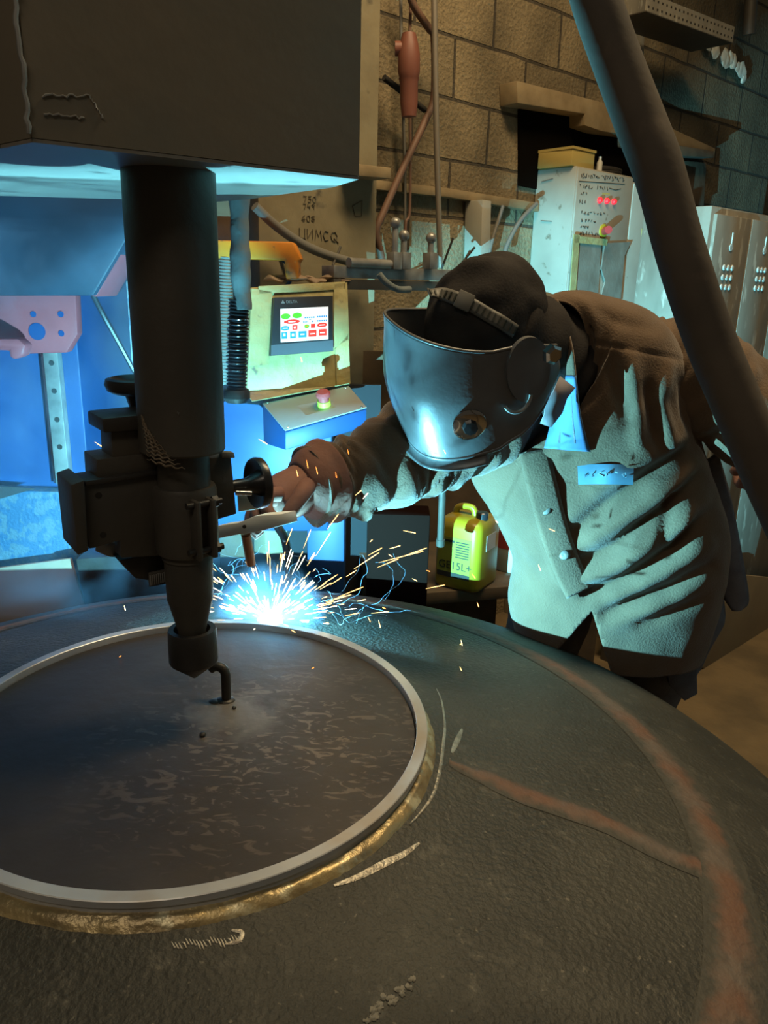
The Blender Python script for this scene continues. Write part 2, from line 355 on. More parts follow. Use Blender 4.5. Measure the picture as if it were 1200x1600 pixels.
M['floor'] = mat('dusty_floor', (0.19, 0.13, 0.065), 0.9, 0, (0.12, 0.085, 0.045), 5, bump=0.4, bscale=40)
M['ceiling'] = mat('dark_ceiling', (0.06, 0.05, 0.04), 0.9)
M['plaster'] = mat('grimy_plaster', (0.12, 0.13, 0.13), 0.9, 0, (0.08, 0.085, 0.085), 3)

# ------------------------------------------------------------------ the room
WD = V((math.sin(math.radians(48)), math.cos(math.radians(48)), 0))     # along the block wall, away to the right
WN = V((WD.y, -WD.x, 0))                                                 # out of the wall towards the room
WP = V((0.31, 3.25, 0))
def wl(s, z, off=0.0): return WP + WD * s + WN * off + V((0, 0, z))
def onwall(px, py, off=0.0): return onpl(px, py, WP + WN * off, WN)
ZU = V((0, 0, 1))
struct('floor', MB().box((0.6, 1.6, -0.05), (9, 9, 0.1)), M['floor'])
struct('ceiling', MB().box((0.6, 1.6, 4.15), (9, 9, 0.1)), M['ceiling'])
SL = (onwall(402, 330) - WP).dot(WD)
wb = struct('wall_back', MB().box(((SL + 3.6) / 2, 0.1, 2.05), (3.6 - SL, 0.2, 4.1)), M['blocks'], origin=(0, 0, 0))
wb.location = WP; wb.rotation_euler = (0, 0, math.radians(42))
struct('wall_left', MB().box((-1.6, 3.6, 2.05), (3.6, 0.15, 4.1)), M['plaster'])
_e = wl(3.6, 0)
struct('wall_right', MB().box((_e.x + 0.1, _e.y - 2.6, 2.05), (0.15, 5.2, 4.1)), M['plaster'])
# concrete pillar with scratched writing
pl0 = (onwall(405, 400, 0.12) - WP).dot(WD); pl1 = (onwall(588, 350, 0.12) - WP).dot(WD)
pillar = struct('trim_1', MB().box(wl((pl0 + pl1) / 2, 2.05, 0.061), (pl1 - pl0, 0.12, 4.1), (WD, WN, ZU)), M['concrete'], bev=0.006)
pillar['label'] = 'concrete pillar with scratched writing beside the block wall'; pillar['category'] = 'pillar'
def scratch(name, strokes, m, parent, off, r=0.0022, plane=None):
    mb = MB()
    for st in strokes:
        mb.tube([(onwall(x, y, off) if plane is None else onpl(x, y, *plane)) for x, y in st], r, 5)
    return link(name, mb, m, parent)
DIG = {'7': [[(0, 0), (5, 0), (2, 9)]], '5': [[(5, 0), (1, 0), (1, 4), (4, 4), (5, 6), (4, 9), (0, 9)]], '0': [[(1, 1), (4, 0), (5, 5), (4, 9), (1, 9), (0, 5), (1, 1)]],
       '4': [[(1, 0), (0, 5), (5, 5)], [(4, 2), (4, 9)]], '9': [[(5, 3), (2, 4), (0, 2), (3, 0), (5, 2), (4, 9)]], '6': [[(4, 0), (1, 3), (0, 7), (3, 9), (5, 7), (3, 5), (0, 6)]],
       '8': [[(3, 4), (0, 2), (3, 0), (5, 2), (3, 4), (0, 7), (3, 9), (5, 7), (3, 4)]], 'C': [[(5, 1), (2, 0), (0, 4), (2, 9), (5, 8)]], 'Q': [[(1, 1), (4, 0), (6, 4), (4, 9), (1, 8), (0, 4), (1, 1)], [(3, 6), (7, 10)]],
       'M': [[(0, 9), (1, 0), (3, 6), (5, 0), (6, 9)]], 'I': [[(0, 0), (0, 9), (5, 0), (5, 9)]], 'U': [[(0, 0), (0, 9), (5, 9), (5, 0)], [(5, 9), (6, 11)]]}
def write(word, x, y, h, sl=0.0):
    out = []
    for ch in word:
        for st in DIG.get(ch, []): out.append([(x + a * h / 9, y + b * h / 9 + sl * (a * h / 9)) for a, b in st])
        x += h * 0.82; y += sl * h * 0.82
    return out
for w_, x_, y_, h_ in (('750', 474, 306, 9), ('749', 474, 318, 8), ('608', 472, 336, 9)):
    scratch('carved_number', write(w_, x_, y_, h_, 0.05), M['carved'], pillar, 0.123, 0.0012)
scratch('carved_word', write('UIMCQ', 468, 356, 15, 0.12), M['carved'], pillar, 0.123, 0.0015)
scratch('carved_outline', [[(551, 322), (566, 313), (565, 338), (555, 338), (551, 322)]], M['carved'], pillar, 0.123, 0.0014)

# timber and ledges on the block wall
def board(name, poly, off0, off1, m, label, cat, group=None):
    pts = [onwall(x, y, off1) for x, y in poly]
    o = link(name, MB().prism(pts, -WN * (off1 - off0)), m, bev=0.003)
    return tag(o, label, cat, group)
board('timber_post', [(561, -30), (591, -30), (588, 258), (561, 256)], 0.002, 0.10, M['wood'], 'pale upright timber post beside the dark machine head', 'post')
board('timber_block', [(560, 256), (611, 262), (611, 279), (560, 275)], 0.125, 0.21, M['wood'], 'short timber block under the pale upright post', 'timber')
board('timber_rail', [(588, 281), (700, 294), (842, 317), (842, 331), (700, 308), (588, 296)], 0.002, 0.04, M['wood'], 'long horizontal timber rail on the wall behind the hanging cables', 'timber')
board('stepped_lintel', [(808, 126), (935, 158), (1010, 182), (1118, 232), (1116, 243), (1010, 215), (940, 205), (914, 196), (914, 178), (809, 161)], 0.002, 0.09, M['wood'], 'stepped timber lintel over the dark opening in the wall', 'lintel')
struct('window_1', MB().prism([onwall(x, y, 0.012) for x, y in ((812, 164), (914, 186), (1012, 214), (1012, 330), (812, 290))], -WN * 0.010), mat('opening_shade', (0.006, 0.005, 0.004), 1.0, spec=0.0))  # flat black slab painting the dark of the recess
board('wooden_beam', [(985, 214), (1116, 236), (1116, 246), (1045, 243), (985, 228)], 0.095, 0.16, M['dark_wood'], 'brown beam end beneath the stepped lintel right of the hose', 'timber')
board('wooden_plank', [(1042, 249), (1104, 254), (1100, 322), (1042, 315)], 0.02, 0.09, M['dark_wood'], 'dark brown plank standing behind the lockers under the beam', 'timber')
# perforated tray and its slotted upright
tr = thing('perforated_tray', onwall(1080, 40, 0.2), 'perforated steel cable tray on the upper right wall', 'tray')
a0, a1 = onwall(1012, -12, 0.28), onwall(1148, 42, 0.28)
d_ = (a1 - a0).normalized()
link('tray_side', MB().prism([a0, a1, a1 - ZU * 0.065, a0 - ZU * 0.065], -WN * 0.004), M['locker'], tr)
link('tray_bottom', MB().prism([a0 - ZU * 0.066, a1 - ZU * 0.066, a1 - ZU * 0.066 - WN * 0.20, a0 - ZU * 0.066 - WN * 0.20], ZU * 0.004), M['dark_steel'], tr)
for r_ in range(2):
    for k in range(22):
        link('tray_hole', MB().box(lerp(a0, a1, (k + 0.5) / 22) - ZU * (0.018 + 0.028 * r_) + WN * 0.0008, (0.010, 0.001, 0.007), (d_, WN, ZU)), M['hole_wire'], tr)
up = link('slotted_channel', MB().prism([onwall(x, y, 0.05) for x, y in ((978, -40), (1012, -40), (1004, 120), (990, 120))], -WN * 0.045), M['locker'], bev=0.002)
tag(up, 'upright slotted steel channel beside the perforated tray', 'channel')
o = link('hanging_pipe', MB().tube([onwall(1176, -40, 0.12), onwall(1170, 54, 0.12)], 0.030, 16), M['dark_steel']); tag(o, 'dark pipe end hanging in the top right corner', 'pipe')
random.seed(4)
fb = bmesh.new()
for k in range(16):
    t = k / 15; c = onwall(lerp(1108, 1166, t) + random.uniform(-5, 5), lerp(70, 118, t) + random.uniform(-6, 6), 0.034)
    bmesh.ops.create_icosphere(fb, subdivisions=2, radius=random.uniform(0.026, 0.036), matrix=Matrix.Translation(c))
_fp = onwall(1140, 95, 0.012)
for v in fb.verts:
    v.co += mn.noise_vector(v.co * 30) * 0.022; h_ = (v.co - _fp).dot(WN); v.co -= WN * (h_ - 0.012 - h_ * 0.25)
o = link('foam_smear', fb, M['foam']); tag(o, 'smear of pale foam on the upper right wall', 'foam')

# cables, plug and conduit
def cable(name, pts, r, m, label, cat='cable', off=0.06, group=None, n=10):
    o = link(name, MB().tube(smoothpath([onwall(p[0], p[1], p[2] if len(p) > 2 else off) for p in pts], 7), r, n), m)
    return tag(o, label, cat, group)
cable('conduit', [(678, -40), (680, 100), (683, 250), (688, 418)], 0.0105, M['copper_conduit'], 'straight galvanised conduit down the block wall', 'conduit', 0.15)
cable('brown_cable', [(634, -30), (646, 8), (670, 44), (678, 60), (678, 150), (664, 190), (630, 262), (600, 330), (588, 362), (594, 392), (602, 430)], 0.0125, M['rust_cable'], 'thick brown cable bending from the plug down to the pipe bench', off=0.10)
cable('thin_cable', [(626, -20), (628, 120), (632, 240), (633, 330), (632, 405)], 0.0055, M['grey_cable'], 'thin straight cable just left of the brown cable', off=0.05)
cable('thin_cable', [(642, -10), (640, 90), (641, 230), (640, 330), (634, 350), (633, 405)], 0.0055, M['rust_cable'], 'thin rust coloured cable with a kink at its lower end', off=0.07)
cable('loose_cable', [(786, 410), (792, 384), (812, 346), (838, 318)], 0.009, M['grey_cable'], 'grey cable sagging from the cabinet side nearest the cabinet', off=0.10)
cable('loose_cable', [(762, 406), (770, 372), (786, 322)], 0.0075, M['grey_cable'], 'slim grey cable hanging beside the small wall post', off=0.10)
cable('loose_cable', [(398, 322), (430, 352), (470, 380), (510, 398), (560, 412), (590, 416)], 0.014, M['grey_cable'], 'grey cable drooping across the foot of the concrete pillar', off=0.20)
cable('stick', [(600, 121), (664, 172)], 0.010, M['hole_wire'], 'short dark stick jammed behind the red plug', 'stick', 0.095)
rp = thing('cable_plug', onwall(640, 145, 0.10), 'red cable plug hanging on the block wall', 'plug')
def pl(y): return onwall(639, y, 0.16)
dn = (pl(150) - pl(50)).normalized()
link('plug_body', MB().lathe([(0.0, 0), (0.022, 0), (0.030, 0.03), (0.036, 0.06), (0.036, 0.11), (0.030, 0.13)], pl(52), dn, 20), M['red_plug'], rp)
link('plug_collar', MB().lathe([(0.034, 0.128), (0.030, 0.14), (0.029, 0.20), (0.024, 0.24), (0.0, 0.245)], pl(52), dn, 20), M['red_plug'], rp)
link('plug_cap', MB().tube([pl(76) + CR * 0.0, pl(76) - CR * 0.045], 0.022, 14), M['red_plug'], rp)
# narrow steel post and the pipe bench below the rail
o = link('wall_post', MB().prism([onwall(x, y, 0.10) for x, y in ((754, 312), (768, 314), (765, 415), (751, 412))], -WN * 0.09), M['cabinet'], bev=0.003); tag(o, 'short pale steel post under the timber rail', 'post')
pb = thing('pipe_bench', onwall(600, 440, 0.3), 'steel rail bench with pipe clamps behind the helmet', 'bench')
b0, b1 = onwall(512, 416, 0.32), onwall(720, 424, 0.32)
bd = (b1 - b0).normalized()
link('bench_rail', MB().box((b0 + b1) / 2 - ZU * 0.015, ((b1 - b0).length, 0.06, 0.035), (bd, WN, ZU)), M['plain_steel'], pb, bev=0.002)
link('bench_board', MB().box((b0 + b1) / 2 - ZU * 0.05 + WN * 0.005, ((b1 - b0).length, 0.05, 0.03), (bd, WN, ZU)), M['dark_steel'], pb, bev=0.002)
link('pipe', MB().tube([onwall(545, 410, 0.36), onwall(625, 414, 0.36)], 0.014, 14), M['plain_steel'], pb)
for x_, h_ in ((616, 0.11), (630, 0.075), (672, 0.07)):
    p = onwall(x_, 414, 0.36)
    cl = link('clamp', MB().box(p + ZU * 0.012, (0.035, 0.035, 0.05), (bd, WN, ZU)).tube([p + ZU * 0.02, p + ZU * h_], 0.010, 12), M['plain_steel'], pb, bev=0.001)
    link('clamp_knob', MB().ball(p + ZU * (h_ + 0.012), 0.017, 10), M['plain_steel'], cl)
for k, (xa, ya, xb, yb) in enumerate(((520, 415, 532, 386), (708, 372, 690, 420), (716, 424, 734, 392), (742, 386, 716, 418))):
    o = link('thin_rod', MB().tube([onwall(xa, ya, 0.22), onwall(xb, yb, 0.18)], 0.004, 8), M['dark_steel'])
    tag(o, ['short thin rod leaning on the bench left of the clamps', 'thin rod leaning on the wall by the conduit foot', 'thin rod leaning right of the conduit', 'thin rod crossing low behind the helmet'][k], 'rod')
cable('drain_hose', [(592, 428, 0.40), (604, 442, 0.41), (622, 452, 0.41), (640, 452, 0.40)], 0.010, M['sleeve_hose'], 'pale hose end curling below the bench beside the helmet', 'hose')
# ------------------------------------------------------------------ electrical cabinets
fl = onwall(838, 262); s_c = (fl - WP).dot(WD)
CD = 0.21
zc = onwall(899, 258, CD).z
s0 = (onwall(899, 300, CD) - WP).dot(WD); s1 = (onwall(988, 300, CD) - WP).dot(WD); s2 = s1 + 0.36
ec = thing('electrical_cabinet', wl((s0 + s1) / 2, 0.0, CD / 2), 'pale electrical cabinet with three red lamps and marker writing', 'cabinet')
def cface(px, py, e=0.0): return onwall(px, py, CD + e)
link('body', MB().box(wl((s0 + s1) / 2, zc / 2, CD / 2), (s1 - s0 - 0.004, CD - 0.01, zc), (WD, WN, ZU)), M['cabinet'], ec, bev=0.004)
dr = link('door', MB().box(wl((s0 + s1) / 2, zc / 2, CD - 0.004), (s1 - s0 - 0.012, 0.012, zc - 0.012), (WD, WN, ZU)), M['cabinet'], ec, bev=0.003)
for x_ in (936, 947, 958):
    lm = link('indicator_lamp', MB().lathe([(0, 0), (0.012, 0), (0.012, 0.008), (0.008, 0.014), (0, 0.016)], cface(x_, 313 + (x_ - 936) * 0.1, 0.002), WN, 18), M['glass_red'], dr)
    link('lamp_bezel', MB().lathe([(0.012, 0.0), (0.0155, 0.0), (0.0155, 0.006), (0.012, 0.007)], cface(x_, 313 + (x_ - 936) * 0.1, 0.002), WN, 18), M['black_plastic'], lm) if False else None
sw = link('switch_plate', MB().lathe([(0, 0), (0.028, 0), (0.028, 0.004), (0, 0.005)], cface(942, 361, 0.002), WN, 22), mat('yellow_switch', (0.55, 0.42, 0.03), 0.5), dr)
link('switch_handle', MB().tube([cface(944, 361, 0.008), cface(951, 359, 0.05)], 0.016, 14), mat('red_switch', (0.5, 0.05, 0.05), 0.45), dr)
link('yellow_sticker', MB().prism([cface(x, y, 0.0025) for x, y in ((941, 301), (953, 302), (953, 305), (941, 304))], -WN * 0.001), M['card'], dr)
random.seed(11)
def scrawl(x, y, w, h, n, sl):
    out = []; 
    for k in range(n):
        cx = x + w * k / n; s_ = []
        for j in range(random.randint(3, 5)):
            a = random.uniform(0, w / n * 0.85); s_.append((cx + a, y + sl * (cx - x + a) + random.uniform(-h / 2, h / 2)))
        out.append(s_)
    return out
wr = scratch('marker_writing', scrawl(906, 274, 70, 8, 17, 0.10) + [[(905, 283), (935, 285), (976, 288)]] + scrawl(905, 291, 22, 7, 5, 0.1) + scrawl(933, 293, 18, 7, 5, 0.1) + [[(952, 294), (962, 297), (970, 295)]] + scrawl(906, 302, 12, 6, 3, 0.1)
    + scrawl(905, 315, 10, 7, 3, 0.1) + scrawl(906, 332, 40, 6, 8, 0.06) + scrawl(908, 344, 24, 5, 5, 0.1) + scrawl(906, 354, 14, 5, 4, 0.1) + scrawl(905, 364, 36, 6, 8, 0.05), M['ink'], dr, CD + 0.003, 0.0014)
link('taped_sheet', MB().prism([cface(x, y, 0.010) for x, y in ((899, 372), (940, 378), (934, 470), (893, 470))], -WN * 0.007), M['foil'], ec)
link('taped_sheet', MB().prism([cface(x, y, 0.014) for x, y in ((946, 380), (986, 378), (976, 400), (970, 470), (938, 470), (946, 440), (940, 420))], -WN * 0.007), M['foil'], ec)
for poly in (((898, 368), (950, 374), (948, 384), (898, 379)), ((897, 366), (906, 367), (899, 470), (890, 470))):
    link('tape_strip', MB().prism([cface(x, y, 0.016) for x, y in poly], -WN * 0.004), M['tape'], ec)
for _o in ([(846, 284), (864, 279)], [(845, 345), (862, 346)]):
    link('panel_outline', MB().tube([V((x_.x, x_.y, x_.z)) for x_ in [onpl(x, y, wl(s0, 0, 0) - WD * 0.001, WD) for x, y in _o]], 0.0018, 5), M['grey_cable'], ec)
ec2 = thing('steel_cabinet', wl((s1 + s2) / 2, 0, CD / 2), 'plain pale steel cabinet behind the hose with a yellow notice', 'cabinet')
link('body', MB().box(wl((s1 + s2) / 2, zc / 2 - 0.01, CD / 2), (s2 - s1 - 0.004, CD - 0.01, zc - 0.02), (WD, WN, ZU)), M['cabinet'], ec2, bev=0.004)
link('door', MB().box(wl((s1 + s2) / 2, zc / 2 - 0.01, CD - 0.004), (s2 - s1 - 0.014, 0.012, zc - 0.03), (WD, WN, ZU)), M['cabinet'], ec2, bev=0.003)
for y0, y1 in ((357, 386), (388, 412)):
    link('notice', MB().prism([cface(x, y, 0.004) for x, y in ((1003, y0), (1022, y0 + 1), (1022, y1 + 1), (1003, y1))], -WN * 0.002), M['card'], ec2)
bx = thing('cardboard_box', wl(s0 + 0.1, zc, 0.1), 'yellow cardboard box on top of the electrical cabinet', 'box')
p = onwall(893, 258, CD - 0.03)
bc = [onwall(x, 258, o_) for x, o_ in ((860, 0.04), (893, CD - 0.02), (928, CD - 0.02))]
bz = zc + 0.001
def zz(p, z): return V((p.x, p.y, z))
q1 = bc[1]; q2 = bc[2]; q0 = q1 - WN * 0.17; q3 = q2 - WN * 0.17
link('carton', MB().prism([zz(q0, bz), zz(q1, bz), zz(q2, bz), zz(q3, bz)], ZU * 0.068), M['card'], bx, bev=0.002)
link('lid_edge', MB().prism([zz(q0, bz + 0.062) - WN * 0.003, zz(q1, bz + 0.062) + WN * 0.004 - WD * 0.004, zz(q2, bz + 0.062) + WN * 0.004 + WD * 0.004, zz(q3, bz + 0.062) - WN * 0.003], ZU * 0.010), M['card'], bx)
o = link('small_bottle', MB().lathe([(0, 0), (0.012, 0), (0.012, 0.04), (0.006, 0.05), (0.006, 0.062), (0, 0.062)], wl(s0 + 0.225, zc + 0.001, CD - 0.05), ZU, 14), M['white_plastic']); tag(o, 'small pale bottle standing beside the yellow cardboard box', 'bottle')
cb_ = bmesh.new()
o = link('wire_coil', MB().tube([wl(s0 + 0.36 + 0.08 * math.cos(a) * (1 + 0.1 * math.sin(3 * a)), zc + 0.014 + 0.018 * abs(math.sin(a * 0.37)), CD / 2 + 0.05 * math.sin(a)) for a in [k * 0.3 for k in range(90)]], 0.006, 6), M['hole_wire']); tag(o, 'tangle of black wire on top of the cabinets', 'wire')

# ------------------------------------------------------------------ lockers, board
LP = at(1113, 321, 2.85)
lz = LP.z; LD = 0.26
lk = thing('locker', V((LP.x, LP.y, 0)) + WD * 0.5 - WN * LD / 2, 'grey brown two door steel locker with vent holes, right of the hose', 'locker')
def lf(s, z, e=0.0): return V((LP.x, LP.y, 0)) + WD * s + ZU * z + WN * e
LW = 1.25
link('body', MB().box(lf(LW / 2, (lz + 0.10) / 2, -LD / 2), (LW, LD, lz - 0.10), (WD, WN, ZU)), M['locker'], lk, bev=0.004)
lfp = lf(0, 0, 0.012)
def lpx(px, py, e=0.012): return onpl(px, py, lf(0, 0, e), WN)
sd = (lpx(1167, 400) - LP).dot(WD)
edges = [0.015, sd, sd + (sd - 0.015), 1.23]
for k in range(3):
    a, b = edges[k] + 0.006, edges[k + 1] - 0.006
    d = link('door', MB().box(lf((a + b) / 2, (lz + 0.12) / 2, 0.006), (b - a, 0.014, lz - 0.17), (WD, WN, ZU)), M['locker'], lk, bev=0.003)
    for r_ in range(3):
        for c_ in range(3):
            link('vent', MB().lathe([(0, 0.0), (0.011, 0.0), (0.009, 0.004), (0, 0.005)], lf((a + b) / 2 + (c_ - 1) * 0.032, lz - 0.20 - r_ * 0.034, 0.013), WN, 12), M['white_plastic'], d)
    link('door_emblem', MB().lathe([(0, 0), (0.013, 0), (0.013, 0.002), (0, 0.002)], lf((a + b) / 2, lz - 0.13, 0.0135), WN, 12).box(lf((a + b) / 2, lz - 0.105, 0.0145), (0.006, 0.003, 0.05), (WD, WN, ZU)), M['white_plastic'], d)
for s_ in (0.04, LW - 0.04):
    for e_ in (-0.05, -LD + 0.05):
        link('foot', MB().box(lf(s_, 0.05, e_), (0.05, 0.05, 0.10), (WD, WN, ZU)), M['dark_steel'], lk)
o = link('plywood_sheet', MB().prism([onpl(x, y, lf(0, 0, 0.10), WN) for x, y in ((1040, 886), (1275, 910), (1275, 1092), (1040, 1028))], -WN * 0.018), M['ply'], bev=0.002)
tag(o, 'tan plywood sheet standing against the foot of the lockers', 'board')

# ------------------------------------------------------------------ the vessel head and its manway ring
def dome_z(r):
    a, b, Rv, n = 0.015, 0.27, 1.05, 1.75
    return -a - b * (1 - (1 - min(r / Rv, 1.0) ** n) ** (1 / n)) + 0.013 * math.exp(-((max(r, 0.345) - 0.345) / 0.045) ** 2)
vs = thing('vessel_head', V((AX.x, AX.y, 0.0)), 'big dark dished steel vessel head filling the foreground', 'vessel')
prof = [(0.345, dome_z(0.345) - 0.02)] + [(r, dome_z(r)) for r in [0.345 + (1.05 - 0.345) * math.sin(k / 40 * math.pi / 2) for k in range(41)]] + [(1.05, -0.60), (1.03, -0.62)]
link('dished_head', MB().lathe(prof, AX, ZU, 160), M['dome'], vs, origin=AX, sharp=60)
link('skirt', MB().lathe([(0.98, -0.6), (0.98, -RINGZ + 0.001), (0.92, -RINGZ + 0.001), (0.92, -0.6)], AX, ZU, 96), M['dark_steel'], vs)
def onray_dome(px, py):
    d = ray(px, py); lo_, hi_ = 0.2, 6.0
    t = 0.3
    while t < 6:
        P = CAM + d * t; q = P - AX; r = math.hypot(q.x, q.y)
        if r < 1.05 and q.z < dome_z(r): break
        t += 0.004
    return CAM + d * (t - 0.002)
def strip(name, pts, w, m, parent, h=0.004, seg=8):
    """a band lying on the dome along pts; crowned a little, u runs across"""
    b = bmesh.new(); uvl = b.loops.layers.uv.new('UVMap'); rows = []
    for i, p in enumerate(pts):
        t = (pts[min(i + 1, len(pts) - 1)] - pts[max(i - 1, 0)]).normalized()
        sd_ = t.cross(ZU).normalized(); ww = w[i] if isinstance(w, list) else w
        row = []
        for k in range(seg + 1):
            u = k / seg; q = p + sd_ * (u - 0.5) * ww - AX; r = math.hypot(q.x, q.y)
            z = dome_z(r) + 0.0008 + h * math.sin(math.pi * u) ** 2
            row.append((b.verts.new(V((AX.x + q.x, AX.y + q.y, AX.z + z))), u, i / len(pts)))
        rows.append(row)
    for i in range(len(rows) - 1):
        for k in range(seg):
            q = (rows[i][k], rows[i][k + 1], rows[i + 1][k + 1], rows[i + 1][k])
            f = b.faces.new([x[0] for x in q])
            for lp, x in zip(f.loops, q): lp[uvl].uv = (x[1], x[2])
    return link(name, b, m, parent, sharp=60)
RS = 0.751
strip('seam_weld', [AX + V((RS * math.cos(a), RS * math.sin(a), 0)) for a in [2 * math.pi * k / 200 for k in range(201)]], 0.072, M['seam'], vs, 0.003)
pa = [onray_dome(x, y) for x, y in ((702, 1192), (760, 1215), (815, 1240), (880, 1262), (950, 1288), (1025, 1326), (1095, 1356))]
strip('radial_weld', smoothpath(pa, 8), [0.015 + 0.030 * min(1, i / 10) for i in range(49)], M['seam'], vs, 0.003)
# ground marks
for pts, w_ in (([(522, 1384), (560, 1370), (600, 1352), (632, 1336), (655, 1318)], 0.008), ([(352, 1476), (372, 1472), (378, 1460), (362, 1457)], 0.005),
                ([(682, 1076), (690, 1096), (695, 1132), (693, 1160), (688, 1200), (678, 1240), (660, 1268), (640, 1290)], 0.0045), ([(722, 1140), (714, 1158), (706, 1176)], 0.008)):
    pp = smoothpath([onray_dome(x, y) for x, y in pts], 6); n_ = len(pp)
    strip('ground_mark', pp, [w_ * (0.35 + math.sin(math.pi * i / (n_ - 1)) * 0.65) for i in range(n_)], M['grind'], vs, 0.0006, 4)
random.seed(17)
for k in range(16):
    t = k / 15; x, y = lerp(572, 648, t) + random.uniform(-10, 10), lerp(1590, 1532, t) + random.uniform(-8, 8)
    a = random.uniform(-1.2, 0.4); l_ = random.uniform(4, 10)
    pp = smoothpath([onray_dome(x - l_ * math.cos(a), y - l_ * math.sin(a)), onray_dome(x, y + random.uniform(-2, 2)), onray_dome(x + l_ * math.cos(a), y + l_ * math.sin(a))], 4); n_ = len(pp)
    strip('scale_flake', pp, [random.uniform(0.002, 0.009) * math.sin(math.pi * (i + 0.4) / n_) + 0.0006 for i in range(n_)], M['mill_scale'], vs, 0.0008, 4)
for k in range(20):
    t = k / 19; x, y = lerp(272, 376, t), lerp(1478, 1470, t) + 3 * math.sin(k)
    pp = smoothpath([onray_dome(x - 4, y - 5), onray_dome(x, y), onray_dome(x + 3, y + 5)], 3); n_ = len(pp)
    strip('ground_mark', pp, [0.0016 * math.sin(math.pi * (i + 0.4) / n_) + 0.0003 for i in range(n_)], M['grind'], vs, 0.0005, 3)
# the manway ring: machined top, groove, brassy bead at its foot
mr = thing('manway_ring', AX + V((0, 0, -0.04)), 'bright machined steel ring on top of the vessel head', 'ring')
link('ring_wall', MB().lathe([(0.3315, -0.036), (0.3315, -0.0008), (0.3325, 0.0), (0.3465, 0.0), (0.3475, -0.001), (0.3475, -0.009), (0.3445, -0.011), (0.3445, -0.036)], AX, ZU, 200), M['ring_steel'], mr, sharp=30)
bb = bmesh.new(); rows = []
for i in range(360):
    a = 2 * math.pi * i / 360; row = []
    for k in range(9):
        t = k / 8; r = lerp(0.3440, 0.3600, t); z = lerp(-0.017, dome_z(0.3600) - 0.001, t ** 0.85)
        j = mn.noise(V((math.cos(a) * 9, math.sin(a) * 9, t * 3))) * 0.0012 + mn.noise(V((math.cos(a) * 45, math.sin(a) * 45, t * 2))) * 0.0007
        row.append(bb.verts.new(AX + V(((r + j) * math.cos(a), (r + j) * math.sin(a), z + j + 0.0035 * math.sin(math.pi * t)))))
    rows.append(row)
for i in range(360):
    for k in range(8): bb.faces.new((rows[i][k], rows[(i + 1) % 360][k], rows[(i + 1) % 360][k + 1], rows[i][k + 1]))
link('fillet_bead', bb, M['bead'], mr, sharp=80)
# the cover plate inside the ring, with its bent hook
cp = thing('cover_plate', AX + V((0, 0, -0.03)), 'dark scuffed round plate lying inside the bright ring', 'plate')
DZ = -0.011
link('plate', MB().lathe([(0.0, DZ), (0.1, DZ), (0.2, DZ), (0.329, DZ), (0.329, DZ - 0.014), (0, DZ - 0.014)], AX, ZU, 120), M['disc'], cp, origin=AX)
hk = atz(354, 1094, RINGZ + DZ)
hp = [hk, hk + ZU * 0.045]
hx = (CR - CF * 0.25); hx.z = 0; hx.normalize()
hp += [hk + ZU * (0.045 + 0.012 * math.sin(a)) - hx * (0.012 - 0.012 * math.cos(a)) for a in (0.5, 1.0, 1.57)]
hp += [hk + ZU * 0.056 - hx * 0.018, hk + ZU * 0.051 - hx * 0.024]
link('hook', MB().tube(hp, 0.0075, 14), M['black_iron'], cp)
link('hook_weld', MB().ball(hk + V((-0.002, 0, 0.0)), 0.013, 8, (1.2, 1.0, 0.35)).ball(hk + V((-0.016, -0.004, 0.0)), 0.009, 8, (1.2, 1.0, 0.3)), M['black_iron'], cp)
for x_, y_ in ((316, 1148), (311, 1151)):
    pass
o = link('slag_crumb', MB().ball(atz(317, 1150, RINGZ + DZ) + ZU * 0.003, 0.005, 6, (1, 1, 0.7)), M['black_iron']); tag(o, 'small black crumb of slag lying below the hook', 'slag')
o = link('slag_crumb', MB().ball(atz(366, 1107, RINGZ + DZ) + ZU * 0.002, 0.0035, 6, (1, 1, 0.7)), M['black_iron']); tag(o, 'tiny black crumb of slag at the foot of the hook', 'slag')

# ------------------------------------------------------------------ the welding head: big housing, centre column, slides
HZ = 1.674
poly = [(0 - 140, 199), (0, 225), (50, 215), (561, 275), (520, 288), (450, 298), (390, 307), (330, 312), (190, 307), (0, 302), (-140, 299)]
mh = thing('machine_head', atz(280, 262, HZ), 'big dark steel machine housing overhead with a lit underside', 'machine housing')
pts = [atz(x, y, HZ) for x, y in poly]
link('housing', MB().prism(pts, ZU * 1.1), M['box_steel'], mh, smooth=False)
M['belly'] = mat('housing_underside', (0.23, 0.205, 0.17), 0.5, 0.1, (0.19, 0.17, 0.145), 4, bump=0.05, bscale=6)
ctr = sum(pts, V()) / len(pts)
link('underside_plate', MB().prism([ctr + (p - ctr) * 0.998 - ZU * 0.004 for p in pts], ZU * 0.0035), M['belly'], mh, smooth=False)
wv = []
for k in range(70):
    a = atz(50, 215, HZ); wv.append(a + V((-0.001, -0.003, 0.003 + k * 0.0065)) + V((random.uniform(-1, 1), 0, 0)) * 0.0022)
link('weld_bead', MB().tube(wv, [0.0022 + 0.0014 * abs(mn.noise(V((k * 1.7, 0, 0)))) for k in range(70)], 7), M['plain_steel'], mh)
ab = (atz(561, 275, HZ) - atz(50, 215, HZ)); ab.z = 0; ab.normalize(); abn = V((ab.y, -ab.x, 0))
hp_ = atz(50, 215, HZ)
rb = MB()
